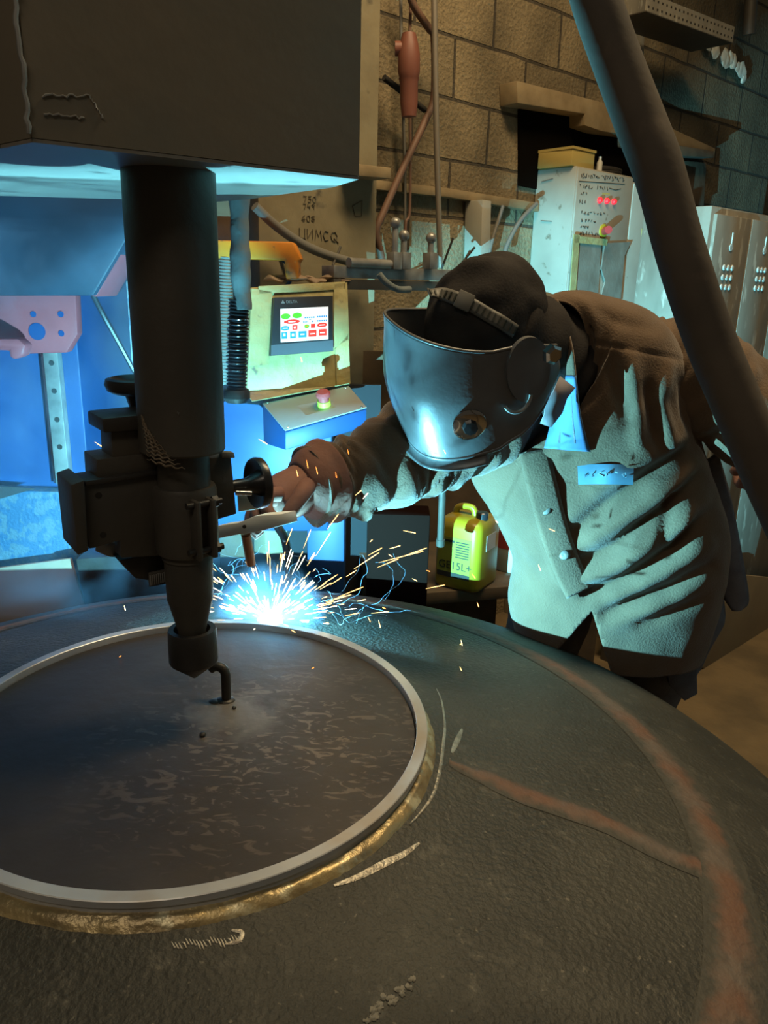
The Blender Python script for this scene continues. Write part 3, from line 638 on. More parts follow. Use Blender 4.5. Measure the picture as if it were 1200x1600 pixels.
for x0, y0, x1, y1 in ((66, 150, 140, 150), (68, 176, 132, 184), (140, 150, 160, 182)):
    a, b = onpl(x0, y0, hp_ + abn * 0.001, abn), onpl(x1, y1, hp_ + abn * 0.001, abn)
    q = [lerp(a, b, k / 14) + ZU * random.uniform(-0.0018, 0.0018) for k in range(15)]
    rb.tube(q, [0.0006 + 0.0007 * random.random() for _ in q], 6)
link('weld_spatter', rb, M['plain_steel'], mh)

YA = AX.y
ap = at(302, 1020, YA)
def axz(py): return at(lerp(283, 302, (py - 690) / 330), py, YA).z
def axr(w, py):
    P = V((ap.x, ap.y, axz(py))); return w * pj(P)[2] / FPX / 2
AXP = V((ap.x, ap.y, 0))
cl = thing('centre_column', V((ap.x, ap.y, axz(1059))), 'dark steel column with a cone tip hanging over the round plate', 'column')
def seg(name, lst, m, n=64, sharp=30):
    return link(name, MB().lathe([(axr(w, y) if w else 0.0, axz(y)) for w, y in lst], AXP, ZU, n), m, cl, sharp=sharp)
ro = axr(131, 690)
link('outer_sleeve', MB().lathe([(0, HZ), (ro, HZ), (ro, axz(700)), (ro * 0.97, axz(703)), (0, axz(703))], AXP, ZU, 72), M['dark_steel'], cl, sharp=30)
seg('inner_rod', [(0, 700), (80, 700), (80, 870), (0, 870)], M['dark_steel'])
seg('lower_shaft', [(0, 860), (76, 860), (71, 934), (68, 938), (43, 984), (41, 1000), (0, 1000)], M['dark_steel'])
seg('cone_tip', [(0, 994), (52, 994), (56, 982), (72, 982), (75, 986), (75, 1030), (72, 1033), (6, 1058), (0, 1059)], M['black_iron'])
# scratched shavings on the sleeve and its stamped mark
sv = MB()
random.seed(8)
for k in range(11):
    y = lerp(642, 706, k / 10); a0_ = -2.35 + k * 0.012; span = lerp(0.12, 0.95, k / 10)
    q = []
    for j in range(14):
        a = a0_ + span * j / 13
        q.append(V((ap.x + (ro + 0.0006) * math.cos(a), ap.y + (ro + 0.0006) * math.sin(a), axz(y) + math.sin(j * 1.9 + k) * 0.0016 - 0.010 * j / 13)))
    sv.tube(q, [0.0014 * math.sin(math.pi * (j + 0.5) / 14) + 0.0002 for j in range(14)], 5)
link('worn_scratches', sv, mat('tan_scratch', (0.15, 0.11, 0.07), 0.7), cl)
rr_ = V((1, 0, 0))
st = at(254, 650, ap.y - ro)
mk = MB()
for s_ in write('0', 256, 643, 5): mk.tube([at(x, y, ap.y - ro * 0.985) for x, y in s_], 0.0004, 4)
for s_ in write('4', 277, 643, 5): mk.tube([at(x, y, ap.y - ro * 1.0005) for x, y in s_], 0.0004, 4)
link('stamped_mark', mk, mat('pale_mark', (0.16, 0.15, 0.13), 0.7), cl)
rc = axr(97, 810)
cz0, cz1 = axz(757), axz(860)
ck = link('clamp', MB().lathe([(0, cz0), (rc * 0.94, cz0), (rc, cz0 - 0.006), (rc, cz1 + 0.006), (rc * 0.96, cz1), (0, cz1)], AXP, ZU, 56), M['dark_steel'], cl, sharp=30)
fx = V((0.66, -0.75, 0)).normalized(); fs = V((0.75, 0.66, 0)).normalized()
for s_ in (-1, 1):
    link('clamp_flange', MB().box(AXP + fx * (rc + 0.004) + fs * (s_ * 0.011) + ZU * ((cz0 + cz1) / 2 - 0.003), (0.026, 0.007, (cz0 - cz1) * 0.86), (fx, fs, ZU)), M['dark_steel'], ck, bev=0.002)
for t in (0.16, 0.84):
    c = AXP + fx * (rc + 0.008) + ZU * lerp(cz1, cz0, t)
    link('clamp_bolt', MB().tube([c - fs * 0.024, c + fs * 0.026], 0.0045, 10).lathe([(0, 0.012), (0.008, 0.012), (0.008, 0.020), (0, 0.020)], c, fs, 6), M['black_iron'], ck)

SDIR = ab; SNR = abn
SP = AXP - SNR * 0.012
sl_ = thing('cross_slide', onpl(255, 860, SP, SNR), 'dark steel cross slide with two handwheels behind the column', 'slide')
def sprism(name, poly, off, dep, m=M['dark_steel'], parent=None, bev=0.0015):
    return link(name, MB().prism([onpl(x, y, SP + SNR * off, SNR) for x, y in poly], -SNR * dep), m, parent or sl_, bev=bev)
sprism('slide_plate', [(122, 760), (268, 737), (268, 868), (190, 872), (188, 845), (140, 858)], 0.0, 0.03)
ep = sprism('end_plate', [(111, 758), (132, 750), (138, 861), (122, 868)], 0.012, 0.075)
sprism('guide_bar', [(132, 752), (252, 734), (252, 742), (133, 760)], 0.006, 0.05, M['black_iron'])
sprism('upper_step', [(151, 718), (268, 704), (268, 738), (153, 752)], -0.004, 0.06)
sprism('upper_block', [(174, 674), (240, 668), (240, 712), (176, 718)], -0.006, 0.05)
sprism('upper_cap', [(160, 654), (240, 646), (240, 671), (162, 677)], 0.004, 0.07, M['black_iron'], bev=0.003)
for x_, y_ in ((154, 774), (161, 836)):
    link('bolt_hole', MB().lathe([(0, 0.0004), (0.0042, 0.0004), (0.0042, -0.004), (0, -0.004)], onpl(x_, y_, SP, SNR), SNR, 14), M['hole_wire'], sl_)
sprism('lower_block', [(186, 876), (268, 860), (268, 912), (212, 904)], -0.02, 0.04, M['black_iron'])
rk = sprism('toothed_rack', [(233, 896), (262, 890), (262, 912), (234, 918)], -0.012, 0.006, M['dark_steel'])
link('rack_teeth', (lambda mb: [mb.box(lerp(onpl(235, 907, SP - SNR * 0.011, SNR), onpl(260, 901, SP - SNR * 0.011, SNR), k / 8), (0.0014, 0.003, 0.014), (SDIR, SNR, ZU)) for k in range(9)] and mb)(MB()), M['plain_steel'], rk)
sprism('torch_plate', [(150, 851), (187, 846), (187, 872), (170, 870), (150, 862)], -0.05, 0.004, M['plain_steel'])
hw = at(218, 600, ap.y + 0.06)
w1 = link('handwheel', MB().lathe([(0.012, -0.004), (0.036, -0.012), (0.043, -0.008), (0.046, 0.0), (0.044, 0.007), (0.038, 0.009), (0.033, 0.004), (0.012, 0.0), (0.0, 0.0)], hw, ZU, 40), M['black_plastic'], sl_)
link('wheel_hub', MB().lathe([(0, 0), (0.022, -0.008), (0.016, -0.030), (0.013, -0.034), (0.013, -0.055), (0, -0.055)], hw, ZU, 24), M['black_plastic'], w1)
sprism('right_block', [(326, 716), (361, 712), (370, 803), (331, 815)], 0.0, 0.035)
sprism('scale_plate', [(346, 706), (366, 707), (368, 716), (347, 716)], 0.004, 0.012, M['plain_steel'])
wc = onpl(401, 755, SP - SNR * 0.014, SNR)
w2 = link('handwheel', MB().lathe([(0.0, 0.006), (0.012, 0.006), (0.030, 0.001), (0.036, -0.004), (0.038, 0.001), (0.037, 0.008), (0.031, 0.011), (0.012, 0.014), (0, 0.015)], wc, SDIR, 40), M['black_plastic'], sl_)
link('wheel_hub', MB().lathe([(0, -0.042), (0.009, -0.042), (0.010, -0.016), (0.020, 0.004), (0, 0.008)], wc, SDIR, 24), M['black_plastic'], w2)
link('crank_pin', MB().tube([onpl(368, 770, SP + SNR * 0.004, SNR), onpl(393, 771, SP + SNR * 0.010, SNR)], 0.0035, 10), M['chrome'], sl_)
# torch on a pale bracket
bp = [at(x, y, 1.14 + (x - 340) * 0.0004) for x, y in ((336, 822), (372, 817), (398, 806), (440, 803), (444, 820), (400, 832), (374, 835), (338, 842))]
tb = link('torch_bracket', MB().prism(bp, V((0.02, 0.022, 0))), mat('bracket_steel', (0.75, 0.75, 0.72), 0.4, 0.1), sl_, bev=0.001)
link('bracket_fold', MB().prism([at(x, y, 1.17) for x, y in ((370, 772), (388, 775), (400, 796), (372, 800))], V((0.01, 0.01, 0))), M['cabinet'], tb, bev=0.001)
link('bracket_screw', MB().lathe([(0, 0), (0.003, 0), (0.003, 0.002), (0, 0.002)], at(382, 823, 1.155), -CF, 12), M['black_iron'], tb)
wt = thing('shading_torch', at(432, 826, 1.42), 'added torch in the glove, its nozzle shaped to block arc light from the wall', 'torch')
td = V((math.sin(math.radians(22)) * 0.643, math.cos(math.radians(22)) * 0.643, 0.766)).normalized()
t0_ = ARC + V((0, 0, 0.004)) + td * 0.027
link('nozzle', MB().tube([t0_, t0_ + td * 0.035, t0_ + td * 0.036, t0_ + td * 0.05], [0.0132, 0.0137, 0.0100, 0.0090], 22), mat('copper_nozzle', (0.4, 0.2, 0.12), 0.35, 0.7), wt)  # added nozzle, widened and aimed to keep arc light off wall and panel
link('neck', MB().tube(smoothpath([t0_ + td * 0.045, t0_ + td * 0.09, at(446, 846, 1.46), at(436, 826, 1.425), at(424, 806, 1.385)], 8), 0.0085, 16), M['black_plastic'], wt)
link('contact_tube', MB().tube([at(384, 834, 1.17), at(392, 880, 1.21)], 0.008, 16), mat('copper_pin', (0.4, 0.2, 0.12), 0.35, 0.7), tb)

# ------------------------------------------------------------------ the blue machine column on the left
YM = 2.30
bmx = thing('blue_machine', V((at(60, 700, YM).x, YM + 0.2, 0.0)), 'blue painted machine column with a steel guide rail in the smoke', 'machine')
def mprism(name, poly, Y, dep, m, parent=None, bev=0.004):
    return link(name, MB().prism([at(x, y, Y) for x, y in poly], V((0, dep, 0))), m, parent or bmx, bev=bev)
def down(px, py, Y, z):
    p = at(px, py, Y); return V((p.x, p.y, z))
xl, xr = at(-160, 600, YM).x, at(130, 640, YM).x
link('column_body', MB().box(((xl + xr) / 2, YM + 0.24, 1.3), (xr - xl, 0.48, 2.598)), M['blue_paint'], bmx, bev=0.006)
a_, b_ = at(78, 540, YM - 0.03), at(78, 756, YM - 0.03)
gr = link('guide_rail', MB().box((a_.x + 0.0, YM - 0.018, (a_.z + b_.z) / 2), (0.042, 0.034, a_.z - b_.z)), M['plain_steel'], bmx, bev=0.002)
link('rail_step', MB().box((a_.x - 0.028, YM - 0.010, (a_.z + b_.z) / 2), (0.014, 0.018, a_.z - b_.z)), M['chrome'], bmx, bev=0.001)
for y_ in (565, 608, 652, 694, 735):
    link('rail_bolt', MB().lathe([(0, 0), (0.008, 0), (0.008, 0.001), (0, 0.001)], V((a_.x + 0.002, YM - 0.0352, at(78, y_, YM).z)), (0, -1, 0), 14), M['hole_wire'], gr)
mprism('carriage_plate', [(-60, 462), (118, 461), (121, 522), (104, 551), (40, 553), (8, 540), (-60, 560)], YM - 0.075, 0.04, M['pink_primer'])
cpz = bpy.data.objects['carriage_plate']
for x_, y_, r_ in ((52, 491, 0.0085), (95, 491, 0.0085), (96, 521, 0.0085), (58, 518, 0.024)):
    link('bolt_hole', MB().lathe([(0, 0), (r_, 0), (r_, 0.001), (0, 0.001)], at(x_, y_, YM - 0.0755), (0, -1, 0), 18), M['blue_paint'], cpz)
mprism('lower_arm', [(-60, 528), (28, 529), (40, 540), (36, 556), (22, 562), (14, 558), (14, 548), (-60, 546)], YM - 0.16, 0.05, M['pink_primer'], bev=0.008)
mprism('carriage_housing', [(-120, 296), (199, 300), (199, 372), (146, 462), (-120, 462)], YM - 0.22, 0.2, mat('dark_blue_housing', (0.012, 0.035, 0.065), 0.5, 0, (0.010, 0.03, 0.055), 6), bev=0.006)
mprism('housing_edge', [(196, 366), (203, 372), (150, 464), (142, 462)], YM - 0.20, 0.16, M['pink_primer'], bev=0.002)
# pale base table in front of the column
bt = at(-140, 757, YM - 0.02); bt2 = at(140, 757, YM - 0.02)
link('base_table', MB().prism([V((bt.x, YM - 0.06, 0.0)), V((bt2.x - 0.045, YM - 0.06, 0.0)), V((bt2.x - 0.045, YM - 0.06, bt.z)), V((bt.x, YM - 0.06, bt.z))], V((0, 0.10, 0))), M['peeling_blue'], bmx, bev=0.004)
link('table_slot', MB().prism([at(x, y, YM - 0.0605) for x, y in ((-20, 758), (56, 763), (-2, 780), (-20, 780))], V((0, -0.002, 0))), M['hole_wire'], bmx)
# pale cabinet beyond the column, with its outlined door and a cable
pc = thing('pale_cabinet', V((at(175, 500, 2.75).x, 2.9, 0)), 'pale blue cabinet beyond the machine column, behind the diagonal cable', 'cabinet')
x0_, x1_ = at(90, 500, 2.75).x, at(232, 500, 2.75).x
link('body', MB().box(((x0_ + x1_) / 2, 3.0, 1.05), (x1_ - x0_, 0.36, 2.1)), M['pale_blue'], pc, bev=0.004)
link('door_panel', MB().prism([at(x, y, 2.818) for x, y in ((124, 478), (218, 478), (222, 570), (128, 572))], V((0, 0.006, 0))), M['pale_blue'], pc, bev=0.003)
o = link('diagonal_cable', MB().tube(smoothpath([at(x, y, 2.35 + k * 0.04) for k, (x, y) in enumerate(((143, 455), (160, 490), (185, 535), (215, 590)))], 6), 0.008, 8), M['ribbed']); tag(o, 'dark cable running down diagonally from the blue machine', 'cable')
# plates low behind the vessel head
o = link('steel_sheet', MB().prism([at(x, y, 2.14) for x, y in ((-80, 898), (110, 873), (150, 1010), (-80, 1040))], V((0, 0.012, 0))), M['brown_plate'], bev=0.002); tag(o, 'brown steel sheet leaning behind the vessel head at far left', 'sheet')
o = link('steel_block', MB().prism([at(x, y, 2.10) for x, y in ((118, 874), (268, 862), (268, 980), (140, 990))], V((0, 0.10, 0))), M['black_iron'], bev=0.004); tag(o, 'black steel block low behind the column, right of the brown sheet', 'block')

# ------------------------------------------------------------------ control panel wrapped in tape
az = math.radians(30); PR = V((math.cos(az), math.sin(az), 0)); PNn = V((math.sin(az), -math.cos(az), 0))
PU = (ZU * math.cos(0.12) - PNn * math.sin(0.12)).normalized(); PF = PR.cross(PU).normalized()
if PF.dot(PNn) < 0: PF = -PF
PP = at(468, 520, 2.26)
cpn = thing('control_panel', V((PP.x + 0.05, PP.y + 0.12, 0)), 'tape wrapped control panel with a lit touch screen and sloping console', 'control panel')
def pp(px, py, e=0.0): return onpl(px, py, PP + PF * e, PF)
def pq(name, poly, e, d, m, parent, bev=0.0):
    return link(name, MB().prism([pp(x, y, e) for x, y in poly], -PF * d), m, parent, bev=bev)
bodyp = pq('box_body', [(391, 449), (543, 441), (547, 606), (385, 618)], 0.0, 0.13, M['tape'], cpn, bev=0.008)
for poly in (((393, 450), (425, 455), (421, 570), (388, 572)), ((522, 444), (543, 441), (546, 530), (522, 545)), ((404, 447), (540, 440), (540, 452), (404, 460)), ((524, 545), (545, 520), (548, 600), (526, 604))):
    pq('tape_strip', poly, 0.004, 0.005, M['tape'], bodyp, bev=0.0015)
hm = pq('touch_display', [(429, 464.5), (520.7, 462), (520.7, 548.7), (423, 556)], 0.020, 0.022, mat('display_bezel', (0.025, 0.025, 0.028), 0.35), cpn, bev=0.002)
pq('bezel_lower', [(424, 539), (520.7, 531), (520.7, 548.5), (423.5, 555.5)], 0.021, 0.003, mat('grey_bezel', (0.09, 0.11, 0.13), 0.4), hm)
SW = emat('screen_white', (0.62, 0.62, 0.62), 1.0)
scn = pq('screen', [(438, 482.7), (513, 479), (513, 530), (439, 535)], 0.0215, 0.002, SW, hm)
def sxy(u, v): return (lerp(438, 513, u) + v * 0.5 * (1 - u), lerp(lerp(482.7, 479, u), lerp(535, 530, u), v))
CG, CRD, CB = emat('icon_green', (0.07, 0.65, 0.02), 1.0), emat('icon_red', (0.75, 0.03, 0.02), 1.0), emat('icon_blue', (0.02, 0.2, 0.5), 1.0)
CW = emat('icon_white', (0.8, 0.85, 0.85), 1.0); CD_ = emat('icon_dark', (0.03, 0.08, 0.1), 1.0)
def icon(name, u, v, w, h, m, ell, e=0.0222):
    if ell: q = [sxy(u + w * math.cos(a), v + h * math.sin(a)) for a in [k * math.pi / 12 for k in range(24)]]
    else: q = [sxy(u + a * w, v + b * h) for a, b in ((-1, -1), (1, -1), (1, 1), (-1, 1))]
    return pq(name, q, e, 0.0006, m, scn)
for u, v, w, h, m, ell in ((0.11, 0.23, 0.10, 0.085, CG, 1), (0.35, 0.22, 0.10, 0.085, CG, 1), (0.24, 0.40, 0.17, 0.065, CRD, 1), (0.87, 0.55, 0.105, 0.07, CRD, 1), (0.10, 0.585, 0.09, 0.07, CB, 1),
                           (0.30, 0.58, 0.055, 0.07, CRD, 0), (0.68, 0.56, 0.045, 0.06, CRD, 0), (0.55, 0.565, 0.05, 0.06, CG, 1), (0.08, 0.80, 0.06, 0.10, CB, 0), (0.26, 0.80, 0.06, 0.10, CB, 0), (0.46, 0.80, 0.085, 0.095, CB, 0), (0.67, 0.79, 0.085, 0.10, CRD, 0), (0.88, 0.78, 0.085, 0.10, CRD, 0)):
    icon('screen_button', u, v, w, h, m, ell)
for u, v in ((0.61, 0.30), (0.87, 0.29), (0.58, 0.43), (0.87, 0.42)):
    for k in range(5):
        icon('screen_reading', u - 0.09 + k * 0.045, v + 0.0, 0.014, 0.022, CB, 0)
for u, v, w, h, m in ((0.125, 0.23, 0.045, 0.05, CD_), (0.365, 0.22, 0.045, 0.05, CD_), (0.62, 0.42, 0.055, 0.055, CD_)):
    i_ = icon('screen_symbol', u, v, w, h, m, 1, 0.0226)
for u, v, w, h, m in ((0.125, 0.23, 0.034, 0.038, CG), (0.365, 0.22, 0.034, 0.038, CG), (0.62, 0.42, 0.04, 0.04, CW), (0.08, 0.78, 0.022, 0.04, CW), (0.26, 0.80, 0.022, 0.04, CW), (0.67, 0.80, 0.05, 0.012, CW), (0.88, 0.79, 0.05, 0.012, CW), (0.87, 0.55, 0.06, 0.012, CW), (0.24, 0.40, 0.07, 0.014, CW), (0.10, 0.585, 0.05, 0.012, CW), (0.30, 0.58, 0.02, 0.03, CW), (0.55, 0.565, 0.02, 0.014, CRD), (0.46, 0.80, 0.04, 0.018, CW)):
    icon('screen_symbol', u, v, w, h, m, 0, 0.0230)
LG = mat('grey_logo', (0.2, 0.2, 0.2), 0.6)
lo_ = pp(447, 474, 0.0206); lx = (pp(470, 473, 0.0206) - lo_).normalized()
text('logo_word', 'DELTA', 0.0115, lo_, lx, PU, LG, hm)
pq('logo_triangle', [(439, 474.4), (445.5, 474.2), (442, 468.5)], 0.0208, 0.0006, LG, hm)
# tape rags on top
rg = bmesh.new()
random.seed(3)
for k in range(7):
    c = pp(432 + k * 16 + random.uniform(-4, 4), 438 - (k % 2) * 4, -0.02 - 0.05 * random.random())
    bmesh.ops.create_icosphere(rg, subdivisions=3, radius=0.022, matrix=Matrix.Translation(c) @ Matrix.Diagonal((1.4, 1.0, 0.32, 1)))
for v in rg.verts: v.co += mn.noise_vector(v.co * 30) * 0.012
o = link('crumpled_rag', rg, M['brown_plate']); tag(o, 'crumpled brown rag lying on top of the control panel', 'rag')
# console: sloped plate over a blue box
q = [at(410, 630, 2.17), at(545, 603, 2.23), at(573, 636, 2.10), at(445, 672, 2.04)]
nq = (q[1] - q[0]).cross(q[3] - q[0]).normalized()
if nq.z < 0: nq = -nq
low = [V((p.x, p.y, p.z)) - ZU * 0.002 - nq * 0.004 for p in q]
cb = MB().add(low + [low[0] - ZU * 0.11, low[1] - ZU * 0.11, low[2] - ZU * 0.05, low[3] - ZU * 0.05], [(0, 1, 2, 3), (4, 5, 6, 7), (0, 1, 5, 4), (1, 2, 6, 5), (2, 3, 7, 6), (3, 0, 4, 7)])
link('console_box', cb, M['blue_paint'], cpn, bev=0.003)
cpl = link('console_plate', MB().prism([p for p in q], -nq * 0.004), mat('grey_console', (0.24, 0.25, 0.24), 0.45), cpn, bev=0.001)
for k in range(4):
    c = lerp(q[k], sum(q, V()) / 4, 0.10) + nq * 0.0005
    link('plate_screw', MB().lathe([(0, 0), (0.0035, 0), (0.003, 0.0015), (0, 0.002)], c, nq, 10), M['chrome'], cpl)
tf = [lerp(pp(386, 600, 0.002), q[0], 0.0), pp(546, 590, 0.002), q[1], q[0]]
link('tape_skirt', MB().prism([pp(384, 614, 0.003), pp(547, 602, 0.003), q[1] + ZU * 0.006, q[0] + ZU * 0.006 - PR * 0.03], V((0.001, -0.004, 0.002))), M['tape'], cpn)
ec_ = onpl(507, 634, q[0], nq)
eb = link('stop_button', MB().lathe([(0, 0), (0.030, 0), (0.030, 0.002), (0, 0.0025)], ec_, nq, 28), mat('button_plate', (0.2, 0.24, 0.28), 0.5), cpl)
link('button_ring', MB().lathe([(0.0, 0.002), (0.019, 0.002), (0.018, 0.018), (0, 0.019)], ec_, nq, 24), mat('lime_ring', (0.45, 0.62, 0.05), 0.5), eb)
link('button_cap', MB().lathe([(0, 0.018), (0.015, 0.018), (0.015, 0.030), (0.020, 0.032), (0.021, 0.040), (0.016, 0.046), (0, 0.047)], ec_, nq, 24), mat('red_cap', (0.35, 0.06, 0.06), 0.5), eb)
link('pedestal', MB().box((PP.x + 0.07, PP.y + 0.14, 0.5), (0.12, 0.10, 1.0)), M['blue_paint'], cpn, bev=0.004)
link('console_haze_body', MB().prism([at(x, y, 2.24) for x, y in ((340, 626), (405, 632), (445, 668), (520, 652), (512, 830), (340, 830))], V((0, 0.08, 0))), M['blue_paint'], cpn, bev=0.004)  # console body, extended so its blue paint stands in for smoky haze

# orange arm, hose sleeve, ribbed hose, loop
o = link('orange_arm', MB().prism([at(x, y, 2.27) for x, y in ((300, 374), (458, 378), (471, 405), (466, 409), (466, 436), (446, 436), (445, 407), (300, 402))], V((0, 0.07, 0))), M['orange'], bev=0.006); tag(o, 'orange painted steel arm with a downturned end above the control panel', 'arm')
o = link('hose_sleeve', MB().tube(smoothpath([at(x, y, 1.62) for x, y in ((374, 250), (374, 320), (375, 380), (376, 430), (380, 484))], 8), [0.0195 + 0.0010 * math.sin(k * 1.1) + 0.0014 * math.sin(k * 0.37) for k in range(33)], 18), M['sleeve_hose']); tag(o, 'pale blue cloth hose sleeve hanging beside the dark column', 'hose sleeve')
def ribbed(y0, y1, x, Y, r, n):
    pts = []; rd = []
    for k in range(n * 6 + 1):
        t = k / (n * 6); p = at(x - 4 * t, lerp(y0, y1, t), Y); pts.append(p); rd.append(r * (1 + 0.10 * (math.sin(k / 6 * 2 * math.pi))))
    return MB().tube(pts, rd, 20)
rh = thing('ribbed_hose', at(370, 630, 1.625), 'ribbed black hose with wire rings below the pale sleeve', 'hose')
link('hose_tube', ribbed(468, 610, 373.5, 1.625, 0.0200, 26), M['ribbed'], rh)
for y_ in (498, 506, 514, 524, 535, 545, 556, 566, 577):
    c = at(373 - 4 * (y_ - 470) / 140, y_, 1.625)
    link('wire_ring', MB().tube([c + V((0.0222 * math.cos(a), 0.0222 * math.sin(a), 0.001 * math.sin(a))) for a in [k * math.pi / 14 for k in range(29)]], 0.0014, 6), M['chrome'], rh)
link('end_flange', MB().lathe([(0, 0), (0.026, 0), (0.029, -0.007), (0.029, -0.018), (0.021, -0.028), (0, -0.028)], at(369, 608, 1.625), ZU, 24), M['black_iron'], rh)
o = link('side_hose', ribbed(401, 600, 353, 2.29, 0.021, 40), M['grey_cable']); tag(o, 'slim grey ribbed hose just behind the ribbed black hose', 'hose')
c = at(418, 428, 2.5)
o = link('cable_loop', MB().tube([c + V((0.075 * math.cos(a), 0, 0.055 * math.sin(a))) for a in [k * math.pi / 16 for k in range(33)]], 0.006, 8), M['blue_paint']); tag(o, 'blue cable loop under the orange arm end', 'cable')
o = link('steel_upright', MB().box((at(352, 400, 2.36).x, 2.40, 1.3), (0.10, 0.08, 2.6)), M['dark_wood'], bev=0.004); tag(o, 'dark steel upright behind the pale hose sleeve', 'post')

# ------------------------------------------------------------------ canister bench and clutter behind the welder's arm
yb = 2.20
bz_ = at(730, 921, yb).z
bn_ = thing('work_bench', V((at(700, 930, yb).x, yb + 0.1, 0)), 'brown timber bench under the yellow canister', 'bench')
e0, e1 = at(560, 945, yb - 0.06), at(860, 885, yb + 0.10)
ed = (e1 - e0); ed.z = 0; ed.normalize(); en = V((ed.y, -ed.x, 0))
bc_ = V(((e0.x + e1.x) / 2, (e0.y + e1.y) / 2, 0)) - en * 0.20 + ed * 0.14
link('bench_top', MB().box(bc_ + ZU * (bz_ - 0.02), (0.74, 0.46, 0.04), (ed, -en, ZU)), M['dark_wood'], bn_, bev=0.003)
for a in (-0.33, 0.33):
    for b in (-0.16, 0.18):
        link('leg', MB().box(bc_ + ed * a + en * b + ZU * ((bz_ - 0.04) / 2), (0.06, 0.06, bz_ - 0.04), (ed, -en, ZU)), M['dark_wood'], bn_)
cz = V((at(730, 921, yb).x, yb + 0.06, bz_))
al = math.radians(-32); KX = V((math.cos(al), math.sin(al), 0)); KY = V((-KX.y, KX.x, 0))
yc = thing('canister', cz, 'yellow plastic canister with black lettering on the bench', 'canister')
def rrect(hx, hy, r, z, n=6):
    out = []
    for cx_, cy_, a0_ in ((hx - r, hy - r, 0), (-hx + r, hy - r, 90), (-hx + r, -hy + r, 180), (hx - r, -hy + r, 270)):
        for k in range(n + 1):
            a = math.radians(a0_ + 90 * k / n); out.append(cz + KX * (cx_ + r * math.cos(a)) + KY * (cy_ + r * math.sin(a)) + ZU * z)
    return out
HX, HY, HH = 0.076, 0.080, 0.225
link('body', MB().rings([rrect(HX - 0.012, HY - 0.012, 0.02, 0.0), rrect(HX - 0.003, HY - 0.003, 0.024, 0.005), rrect(HX, HY, 0.026, 0.016), rrect(HX, HY, 0.026, HH * 0.86), rrect(HX - 0.004, HY - 0.004, 0.026, HH * 0.94), rrect(HX - 0.018, HY - 0.018, 0.03, HH * 0.985), rrect(HX - 0.04, HY - 0.04, 0.03, HH)]), M['yellow'], yc, sharp=50)
hd_ = [cz + KX * (-0.045) + ZU * (HH - 0.01), cz + KX * (-0.042) + ZU * (HH + 0.012), cz + KX * (-0.02) + ZU * (HH + 0.022), cz + KX * 0.012 + ZU * (HH + 0.020), cz + KX * 0.022 + ZU * (HH - 0.008)]
link('handle', MB().tube(smoothpath(hd_, 6), 0.010, 14), M['yellow'], yc)
cpc = cz + KX * 0.048 + KY * (-0.01) + ZU * (HH - 0.008)
link('cap', MB().lathe([(0.016, 0), (0.019, 0.004), (0.019, 0.022), (0.016, 0.025), (0, 0.025)], cpc, ZU, 24), M['ribbed'], yc, sharp=30)
lf0 = cz - KY * (HY + 0.0008)
lb = link('printed_label', MB().prism([lf0 + KX * a + ZU * b for a, b in ((-0.060, 0.040), (0.050, 0.040), (0.050, 0.168), (-0.060, 0.168))], KY * 0.0006), M['label_olive'], yc)
text('label_text', 'GE15L+', 0.034, lf0 - KY * 0.0006 - KX * 0.056 + ZU * 0.068, KX, ZU, M['label_black'], lb)
link('label_bar', MB().prism([lf0 - KY * 0.0006 + KX * a + ZU * b for a, b in ((-0.060, 0.040), (0.050, 0.040), (0.050, 0.056), (-0.060, 0.056))], -KY * 0.0006), M['label_black'], lb)
tl = MB()
for k in range(7):
    tl.box(lf0 - KY * 0.0008 + KX * (0.022) + ZU * (0.156 - k * 0.008), (0.044, 0.0005, 0.003), (KX, KY, ZU))
tl.box(lf0 - KY * 0.0008 - KX * 0.03 + ZU * 0.156, (0.05, 0.0005, 0.007), (KX, KY, ZU))
link('label_print', tl, M['label_black'], lb)
sf = cz + KX * (HX + 0.0008)
link('white_sticker', MB().prism([sf + KY * a + ZU * b for a, b in ((-0.03, 0.125), (0.035, 0.125), (0.035, 0.175), (-0.03, 0.175))], KX * 0.0006), M['white_paper'], yc)
wc2 = V((at(800, 880, 2.42).x, 2.42, bz_))
wcan = thing('canister', wc2, 'white plastic canister with a red stripe behind the yellow one', 'canister')
link('body', MB().lathe([(0, 0), (0.07, 0), (0.075, 0.01), (0.075, 0.20), (0.05, 0.23), (0.025, 0.235), (0.025, 0.26), (0, 0.26)], wc2, ZU, 32), M['white_plastic'], wcan, sharp=40)
link('stripe', MB().lathe([(0.0756, 0.08), (0.0756, 0.14)], wc2, ZU, 32), mat('red_stripe', (0.4, 0.05, 0.04), 0.5), wcan)
rodp = [at(693, 700, 1.95), at(691, 780, 1.97), at(688, 852, 2.0)]
rd_ = thing('steel_rod', rodp[-1], 'grey round steel rod hanging in front of the yellow canister', 'rod')
link('shaft', MB().tube(rodp, 0.0095, 14), M['dark_steel'], rd_)
link('rod_end', MB().lathe([(0, 0), (0.012, 0), (0.012, 0.02), (0, 0.022)], rodp[-1], rodp[1] - rodp[2], 16), M['dark_steel'], rd_)
c0, c1 = at(572, 900, 2.02), at(668, 900, 2.04); ct_ = at(620, 806, 2.02).z
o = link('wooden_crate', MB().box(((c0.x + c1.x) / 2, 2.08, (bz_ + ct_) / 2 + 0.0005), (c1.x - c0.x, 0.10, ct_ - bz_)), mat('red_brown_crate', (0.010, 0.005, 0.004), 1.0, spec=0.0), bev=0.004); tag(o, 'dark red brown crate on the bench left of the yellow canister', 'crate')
dk0, dk1 = at(352, 596, 2.50), at(596, 596, 2.50)
